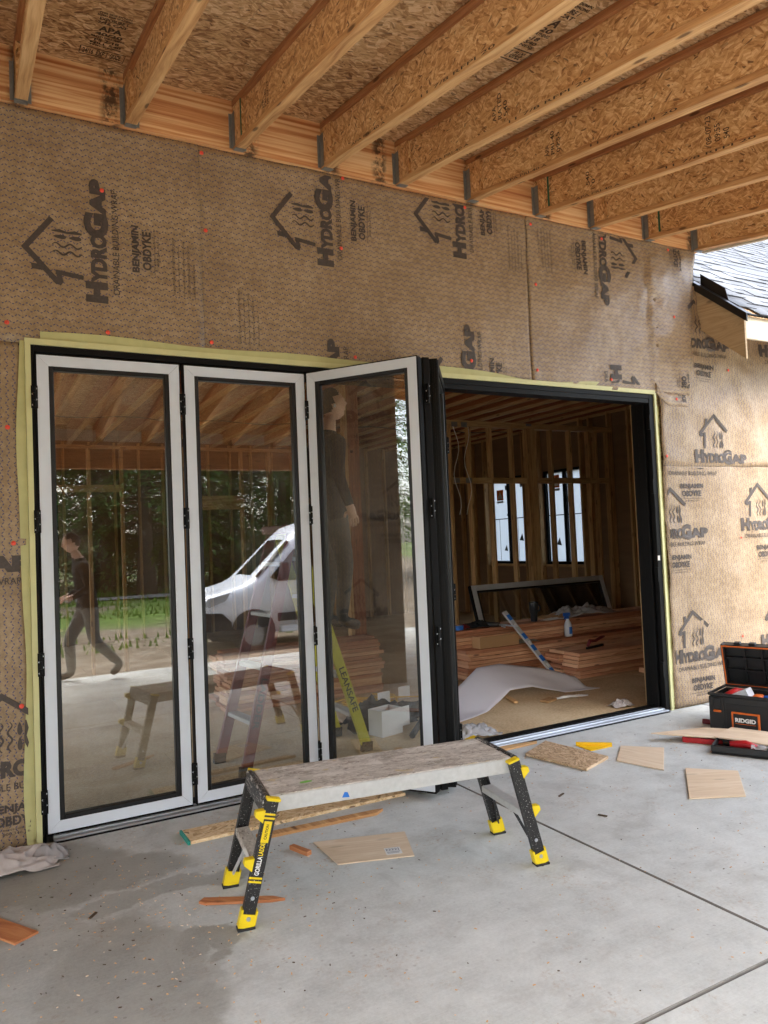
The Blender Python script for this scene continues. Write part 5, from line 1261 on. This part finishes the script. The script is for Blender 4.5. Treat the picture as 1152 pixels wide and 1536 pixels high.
# ------------------------------------------------------------------ people
def skin_mesh(joints, edges, sub=2):
    me = bpy.data.meshes.new('sk'); names = list(joints)
    me.from_pydata([joints[n][0] for n in names], [(names.index(a), names.index(b)) for a, b in edges], [])
    ob = bpy.data.objects.new('sk', me); col.objects.link(ob)
    ob.modifiers.new('s', 'SKIN')
    for i, n in enumerate(names):
        r = joints[n][1]; d = me.skin_vertices[0].data[i]; d.radius = r if isinstance(r, tuple) else (r, r); d.use_root = (i == 0)
    sd = ob.modifiers.new('d', 'SUBSURF'); sd.levels = sub; sd.render_levels = sub
    dg = bpy.context.evaluated_depsgraph_get(); m2 = bpy.data.meshes.new_from_object(ob.evaluated_get(dg))
    vs = [v.co.copy() for v in m2.vertices]; fs = [tuple(p.vertices) for p in m2.polygons]
    bpy.data.objects.remove(ob); bpy.data.meshes.remove(me); bpy.data.meshes.remove(m2); return vs, fs
def head_mesh(c, fwd, upv, s=1.0):
    """head of about .235 m, facing fwd; returns verts, faces and a test for the hair cap"""
    fwd = Vector(fwd).normalized(); upv = (Vector(upv)-fwd*Vector(upv).dot(fwd)).normalized(); lat = upv.cross(fwd)
    nu, nv = 40, 30; vs = []; hair = []
    g = lambda x, m, w: math.exp(-((x-m)/w)**2)
    for j in range(nv+1):
        th = math.pi*j/nv; z = math.cos(th)                # 1 top .. -1 chin
        for i in range(nu):
            a = 2*math.pi*i/nu; x = math.cos(a); y = math.sin(a)     # x forward
            r = math.sin(th)
            w = .076*(1-.22*max(0, -z)**1.5); d = .098*(1-.10*max(0, -z))
            px, py, pz = d*r*x, w*r*y, .122*z
            if x > 0:
                f = x**3
                px += f*(.024*g(z, -.18, .14)*g(y, 0, .20) + .010*g(z, .10, .07)*(1-g(y, 0, .1)*.2) - .010*g(z, -.02, .08)*g(abs(y), .38, .18) + .012*g(z, -.78, .16)*g(y, 0, .45) + .007*g(z, -.50, .06)*g(y, 0, .28) - .005*g(z, -.62, .05))
            if x < .2: px -= .012*g(z, .25, .5)*(1-abs(y)*.5); 
            if x < 0: px += .02*max(0, -z-.35)
            if abs(y) > .8: py += math.copysign(.012*g(z, -.10, .16)*g(x, -.12, .22), y)
            vs.append(Vector(c)+(fwd*px+lat*py+upv*pz)*s)
    fs = [(j*nu+i, j*nu+(i+1) % nu, (j+1)*nu+(i+1) % nu, (j+1)*nu+i) for j in range(nv) for i in range(nu)]
    return vs, fs
def person(name, label, joints, edges, headc, fwd, upv, zones, loc, rotz, hair_fn, extras=()):
    t = thing(name, label, 'person', loc, rotz)
    vs, fs = skin_mesh(joints, edges)
    hv, hf = head_mesh(headc, fwd, upv)
    mb = MB()
    mats = ['dark_shirt', 'dark_trousers', 'skin', 'shoe', 'grey_trousers']
    mb.add(vs, fs)
    for k, f in enumerate(fs): mb.mi[k] = zones(sum((vs[i] for i in f), Vector())/len(f))
    mb.cur = 2; mb.add(hv, hf)
    b = mb.build('body', mats, t, smooth=True, recalc=False)
    # hair shell
    mb = MB(); F = Vector(fwd).normalized(); U = (Vector(upv)-F*Vector(upv).dot(F)).normalized(); c = Vector(headc)
    keep = [f for f in hf if hair_fn((sum((hv[i] for i in f), Vector())/len(f)-c).dot(F), (sum((hv[i] for i in f), Vector())/len(f)-c).dot(U))]
    mb.add([c+(v-c)*(1.055+.03*noise.noise(v*40)) for v in hv], keep)
    mb.build('hair', 'hair', t, smooth=True, recalc=False)
    for e in extras: e(t)
    return t
def hand(j, e, wrist, d, n, r=.0095, nm='h', curl=.5):
    """palm and five fingers; d = pointing direction, n = palm normal"""
    d = Vector(d).normalized(); n = Vector(n); n = (n-d*n.dot(d)).normalized(); s = d.cross(n); w = Vector(j[wrist][0])
    j[nm+'p'] = (w+d*.05, (.036, .018)); e.append((wrist, nm+'p'))
    for k, (o, L) in enumerate(((-.030, .070), (-.010, .082), (.010, .078), (.029, .062))):
        a = w+d*.085+s*o; b = a+d*L*.45+n*L*.18*curl*2; c = b+d*L*.32+n*L*.42*curl*2
        j[nm+'a%d' % k] = (a, r*1.1); j[nm+'b%d' % k] = (b, r); j[nm+'c%d' % k] = (c, r*.85); e += [(nm+'p', nm+'a%d' % k), (nm+'a%d' % k, nm+'b%d' % k), (nm+'b%d' % k, nm+'c%d' % k)]
    a = w+d*.030-s*.042+n*.012; b = a+d*.038-s*.016+n*.012
    j[nm+'t0'] = (a, r*1.2); j[nm+'t1'] = (b, r); e += [(nm+'p', nm+'t0'), (nm+'t0', nm+'t1')]

# man on the ladder, in profile towards +X, arms raised to the head track (local x forward, z up, feet at z=0)
J = {'pel': ((0, 0, .96), (.155, .125)), 'waist': ((.01, 0, 1.10), (.150, .115)), 'chest': ((.02, 0, 1.30), (.165, .125)), 'neck0': ((.0, 0, 1.46), (.085, .075)), 'neck1': ((.025, 0, 1.56), .055), 'skull': ((.05, 0, 1.64), .05),
     'hipL': ((.0, .10, .90), .105), 'kneL': ((.05, .11, .50), .068), 'ankL': ((.0, .11, .09), .048), 'toeL': ((.15, .12, .04), .042),
     'hipR': ((.0, -.10, .90), .105), 'kneR': ((.07, -.11, .50), .068), 'ankR': ((.02, -.11, .09), .048), 'toeR': ((.17, -.12, .04), .042),
     'shL': ((.0, .20, 1.42), .075), 'elL': ((-.04, .27, 1.15), .052), 'wrL': ((.05, .27, .92), .034),
     'shR': ((.0, -.20, 1.42), .075), 'elR': ((-.04, -.27, 1.15), .052), 'wrR': ((.05, -.27, .92), .034)}
E_ = [('pel', 'waist'), ('waist', 'chest'), ('chest', 'neck0'), ('neck0', 'neck1'), ('neck1', 'skull'), ('pel', 'hipL'), ('hipL', 'kneL'), ('kneL', 'ankL'), ('ankL', 'toeL'), ('pel', 'hipR'), ('hipR', 'kneR'), ('kneR', 'ankR'), ('ankR', 'toeR'),
      ('chest', 'shL'), ('shL', 'elL'), ('elL', 'wrL'), ('chest', 'shR'), ('shR', 'elR'), ('elR', 'wrR')]
hand(J, E_, 'wrL', (.25, 0, -1), (.3, -1, 0), nm='hl'); hand(J, E_, 'wrR', (.25, 0, -1), (.3, 1, 0), nm='hr')
def zones1(c):
    if c.z < .085 and True: return 3
    if .62 < c.z < .93 and abs(c.y) > .215: return 2
    if c.z < .84: return 1
    if c.z > 1.515 and abs(c.y) < .09 and c.x < .12: return 2
    if .62 < c.z < .93 and abs(c.y) > .215: return 2
    return 0
def man1_extra(t):
    mb = MB(); mb.bar((.142, -.165, 1.335), (.150, -.10, 1.345), .002, .020, (0, 0, 1)); mb.build('chest_badge', 'dark_red_plastic', t)
    mb = MB(); mb.obox((.045, -.082, 1.690), (1, 0, 0), (0, 1, 0), (0, 0, 1), .007, .006, .012); mb.build('earphone', 'white_paper', t)
    mb = MB(); mb.tube([(.155*math.cos(a), .125*math.sin(a), .94+.01*math.sin(a*2)) for a in [2*math.pi*i/24 for i in range(24)]], .018, 8, closed=True); mb.build('belt', 'black_cloth', t, smooth=True)
person('person', 'man in dark shirt standing on the yellow ladder looking upward', J, E_, (.065, 0, 1.715), (.94, -.12, .30), (-.3, 0, 1), zones1, (2.05, .64, .871), 0,
       lambda f, u: (u > .045 and f < .062-.25*(.1-u)) or (u > .09) or (f < -.035 and u > -.055) or (f < -.005 and u > .0), [man1_extra])
# man walking across the patio beside the camera (seen mirrored in the first panel), towards -X
J = {'pel': ((0, 0, .95), (.150, .125)), 'waist': ((.03, 0, 1.09), (.150, .12)), 'chest': ((.07, 0, 1.28), (.170, .13)), 'neck0': ((.09, 0, 1.43), (.085, .08)), 'neck1': ((.13, 0, 1.52), .056), 'skull': ((.16, 0, 1.59), .05),
     'hipL': ((.0, .10, .89), .110), 'kneL': ((.22, .10, .50), .075), 'ankL': ((.20, .10, .09), .058), 'toeL': ((.36, .11, .04), .044),
     'hipR': ((.0, -.10, .89), .110), 'kneR': ((-.04, -.10, .48), .075), 'ankR': ((-.34, -.10, .16), .058), 'toeR': ((-.22, -.11, .05), .044),
     'shL': ((.07, .20, 1.39), .078), 'elL': ((.02, .26, 1.12), .056), 'wrL': ((.22, .22, 1.00), .036),
     'shR': ((.07, -.20, 1.39), .078), 'elR': ((.02, -.27, 1.12), .056), 'wrR': ((.20, -.24, 1.02), .036)}
E_ = [e for e in E_ if not any(n.startswith(('hl', 'hr')) for n in e)]
hand(J, E_, 'wrL', (1, 0, -.1), (0, -.3, -1), nm='hl'); hand(J, E_, 'wrR', (1, 0, -.1), (0, .3, -1), nm='hr')
def zones2(c):
    if c.z < .10 and (c.x > .12 or c.x < -.15): return 3
    if c.z < .86: return 4
    if c.z > 1.475 and abs(c.y) < .1: return 2
    if c.x > .205 and .9 < c.z < 1.1 and abs(c.y) > .14: return 2
    return 0
person('person', 'man in dark top and grey trousers walking along the outer edge of the patio slab', J, E_, (.18, 0, 1.665), (.96, 0, -.18), (0, 0, 1), zones2, (.92, -5.28, .0), R(180),
       lambda f, u: (u > .045 and f < .062-.25*(.1-u)) or (u > .09) or (f < -.035 and u > -.055) or (f < -.005 and u > .0))

# ------------------------------------------------------------------ white van in the yard (mirrored in the glass)
vz = yard_z(5.6, -9.7)
van = thing('van', 'white delivery van parked on the yard behind the camera', 'van', (3.35, -10.45, vz), 0)
# local: x along the van from nose (0) to tail (5.9), y across, z up
def top_z(x):
    P_ = [(0, .78), (.06, 1.0), (.25, 1.14), (.95, 1.32), (1.15, 1.42), (1.95, 2.18), (2.25, 2.42), (2.7, 2.56), (5.5, 2.60), (5.85, 2.5), (5.92, 2.3)]
    for (a, b), (c, d) in zip(P_[:-1], P_[1:]):
        if a <= x <= c: return b+(d-b)*(x-a)/(c-a)
    return P_[-1][1]
def half_w(x, z):
    w = .99-.10*max(0, (z-1.15)/1.4)
    if x < .55: w *= .80+.20*math.sqrt(max(0, min(1, x/.55)))
    return w
mb = MB(); NX, NR = 90, 28
xs_ = [5.92*(i/NX) for i in range(NX+1)]
vs = []
for x in xs_:
    zt = top_z(x); zb_ = .36
    ring = []
    for k in range(NR+1):
        a = math.pi*k/NR; ca, sa = math.cos(a), math.sin(a)
        e = .28
        yy = math.copysign(abs(ca)**e, ca); zz = sa**.30 if sa > 0 else 0
        z = zb_+(zt-zb_)*zz
        ring.append(Vector((x, yy*half_w(x, min(z, zt)), z)))
    vs += ring
n = NR+1
fs = [(i*n+k, i*n+k+1, (i+1)*n+k+1, (i+1)*n+k) for i in range(NX) for k in range(NR)]+[(i*n, (i+1)*n, (i+1)*n+NR, i*n+NR) for i in range(NX)]
fs += [tuple(range(n)), tuple(NX*n+k for k in range(n))]
mb.add(vs, fs); mb.build('body', 'van_white', van, smooth=True)
for s in (-1, 1):
    mb = MB(); poly = [(1.42, 1.42), (1.95, 1.95), (2.12, 2.02), (2.62, 2.02), (2.62, 1.36), (1.62, 1.34)]
    mb.add([Vector((x, s*(half_w(x, z)*1.006+.004), z)) for x, z in poly], [tuple(range(6))]); mb.build('side_window', 'van_glass', van, recalc=False)
    mb = MB(); poly = [(.10, .95), (.20, 1.08), (.62, 1.18), (.52, 1.03), (.22, .92)]
    mb.add([Vector((x, s*(half_w(x, z)+.012), z)) for x, z in poly], [tuple(range(5))]); mb.build('headlight', 'lamp_glass', van, recalc=False)
    mb = MB()
    mb.prism([(-.03, .34), (-.03, .82), (.45, .80), (.62, .62), (.62, .34)], lambda a, b: Vector((a, s*.70, b)), lambda a, b: Vector((a, s*(half_w(max(.1, a), b)+.02), b))); mb.build('bumper_corner', 'van_plastic', van)
    mb = MB(); mb.box(1.55, 5.7, s*.985, s*1.012, .56, .72); mb.build('side_moulding', 'van_plastic', van, bevel=.004)
    mb = MB(); mb.box(1.62, 4.3, s*.90, s*1.0, .34, .44); mb.build('sill_panel', 'van_white', van, bevel=.01)
    for x in (1.05, 4.75):
        mb = MB(); mb.tube([(x, s*.985, .40), (x, s*1.004, .40)], .44, 24); mb.build('wheel_arch', 'van_plastic', van)
        mb = MB(); mb.tube([(x, s*.80, .345), (x, s*1.02, .345)], .345, 24); w_ = mb.build('wheel', 'dark_rubber', van)
        mb = MB(); mb.tube([(x, s*1.0205, .345), (x, s*1.028, .345)], .20, 18); mb.build('rim', 'rim_metal', w_)
    mb = MB(); mb.box(1.60, 1.74, s*1.02, s*1.22, 1.38, 1.72); mb.build('mirror', 'van_plastic', van, bevel=.02)
mb = MB(); mb.box(-.05, .10, -.6999, .6999, .34, .80); mb.build('front_bumper', 'van_plastic', van, bevel=.02)
mb = MB(); mb.grid(lambda u, v: Vector((1.20+v*.72, (u-.5)*2*(.86-.06*v), top_z(1.20+v*.72)+.006-.16*abs(u-.5)**3*8*.3)), 12, 10); mb.build('windscreen', 'van_glass', van, smooth=True)

# ------------------------------------------------------------------ trees (mirrored in the glass and lighting the yard edge)
def conifer(seed, Ht, Rm, bare, mat, nb=150, droop=.5):
    rnd = random.Random(seed)
    mb = MB(); mb.tube([(.12*math.sin(z*.4+seed), .12*math.cos(z*.3), z) for z in [Ht*i/10 for i in range(11)]], [.34*(1-.93*i/10)*(1.35 if i == 0 else 1) for i in range(11)], 10)
    for i in range(26):
        z = bare*rnd.uniform(.35, 1.0); a = rnd.uniform(0, 6.28); L = rnd.uniform(.5, 1.7)
        mb.tube([(0, 0, z), (math.cos(a)*L*.6, math.sin(a)*L*.6, z+.02), (math.cos(a)*L, math.sin(a)*L, z-.35*L)], [.03, .018, .006], 5)
    cr = MB()
    for b in range(nb):
        k = rnd.random()**.8; z = bare+(Ht-bare)*k; L = Rm*(1-k)**.75*rnd.uniform(.65, 1.15)+.25; a = rnd.uniform(0, 6.28)
        ca, sa = math.cos(a), math.sin(a); m = int(10+L*13)
        mb.tube([(0, 0, z), (ca*L*.5, sa*L*.5, z-.06*L), (ca*L*.95, sa*L*.95, z-droop*.6*L)], [.028, .018, .005], 4)
        for q in range(m):
            t_ = (.18+.82*q/m); r = L*t_; zz = z-droop*L*t_**1.8+rnd.uniform(-.10, .10)
            side = rnd.uniform(-1, 1)*(.15+.30*L*t_*(1.15-t_)); x, y = ca*r-sa*side, sa*r+ca*side
            s_ = rnd.uniform(.10, .24); yaw = a+rnd.uniform(-1.2, 1.2); ti = rnd.uniform(-.2, .9)
            d = Vector((math.cos(yaw)*math.cos(ti), math.sin(yaw)*math.cos(ti), -math.sin(ti))); e = Vector((-math.sin(yaw), math.cos(yaw), rnd.uniform(-.5, .5))).normalized()
            p = Vector((x, y, zz))
            cr.add([p-e*s_*.28, p+d*s_*.9-e*s_*.10, p+d*s_*1.5, p+d*s_*.8+e*s_*.22, p+e*s_*.25], [(0, 1, 2, 3, 4)])
    return mb, cr, mat
tmpls = []
for i, (sd, Ht, Rm, bare, mat, nb) in enumerate(((3, 19, 4.4, 1.0, 'needles', 420), (8, 22, 3.8, 3.2, 'needles', 380), (15, 15, 3.8, .5, 'needles_yellow', 380))):
    tmpls.append(conifer(sd, Ht, Rm, bare, mat, nb))
kinds = ['tall dark drooping conifer at the yard edge', 'bare trunked tall conifer at the yard edge', 'shorter yellow green conifer at the yard edge']
groups = ['dark drooping conifers', 'bare trunked conifers', 'yellow green conifers']
built = {}
spots = [(-3, -34, 0), (2.5, -33, 1), (5.5, -36, 0), (8.6, -33.5, 2), (11, -35, 1), (14.5, -34, 0), (18, -33, 1), (20.5, -37, 0), (24.5, -35, 2), (30, -36, 0), (9.5, -40, 0), (16.5, -41, 0), (3.5, -42, 0), (22, -43, 1), (27, -42, 0), (13, -38, 2), (6.8, -31.5, 1), (-9, -36, 1), (-16, -33, 2), (-23, -30, 0),
         (-30, -13, 2), (-34, -6.5, 1), (-40, -16, 0), (-37, -21, 1), (-30, -24, 0), (36, -30, 0), (42, -24, 1), (0, -39, 2), (6, -39.5, 2), (11.5, -43, 0), (18.5, -38.5, 2), (25.5, -39, 0), (29, -39.5, 2), (-5.5, -40, 0), (8, -46, 0), (15, -46, 0), (20, -47, 0), (2, -47, 0), (33, -41, 0)]
for (x, y, k) in spots:
    if k not in built:
        t = thing('conifer_tree', kinds[k], 'tree', (x, y, yard_z(x, y)-.1), 0, groups[k])
        a_, b_, m_ = tmpls[k]; a_.build('trunk', 'bark', t, smooth=True); b_.build('crown', m_, t, recalc=False); built[k] = t
    else:
        t = copy_tree(built[k]); t.location = (x, y, yard_z(x, y)-.1); t.rotation_euler = (0, 0, random.uniform(0, 6.28)); s = random.uniform(.85, 1.2); t.scale = (s, s, s)
# undergrowth and grass as ground cover
mb = MB(); rnd = random.Random(11)
for i in range(16000):
    x, y = rnd.uniform(-30, 34), -rnd.uniform(11.5, 32)
    if noise.noise(Vector((x*.22, y*.22, 5))) < (-.05 if y > -24 else -.4) or abs(y+29-.04*x) < 1.7: continue
    z = yard_z(x, y)-.01; h = rnd.uniform(.06, .22)*(2.2 if y < -31 else 1); a = rnd.uniform(0, 6.28); w = .025+h*.12
    dx, dy = math.cos(a), math.sin(a); bx_, by_ = rnd.uniform(-.06, .06), rnd.uniform(-.06, .06)
    mb.add([(x-dx*w, y-dy*w, z), (x+dx*w, y+dy*w, z), (x+bx_, y+by_, z+h)], [(0, 1, 2)])
tag(mb.build('grass', 'grass_blade', None, recalc=False), 'patchy grass across the yard', None, None, 'stuff')
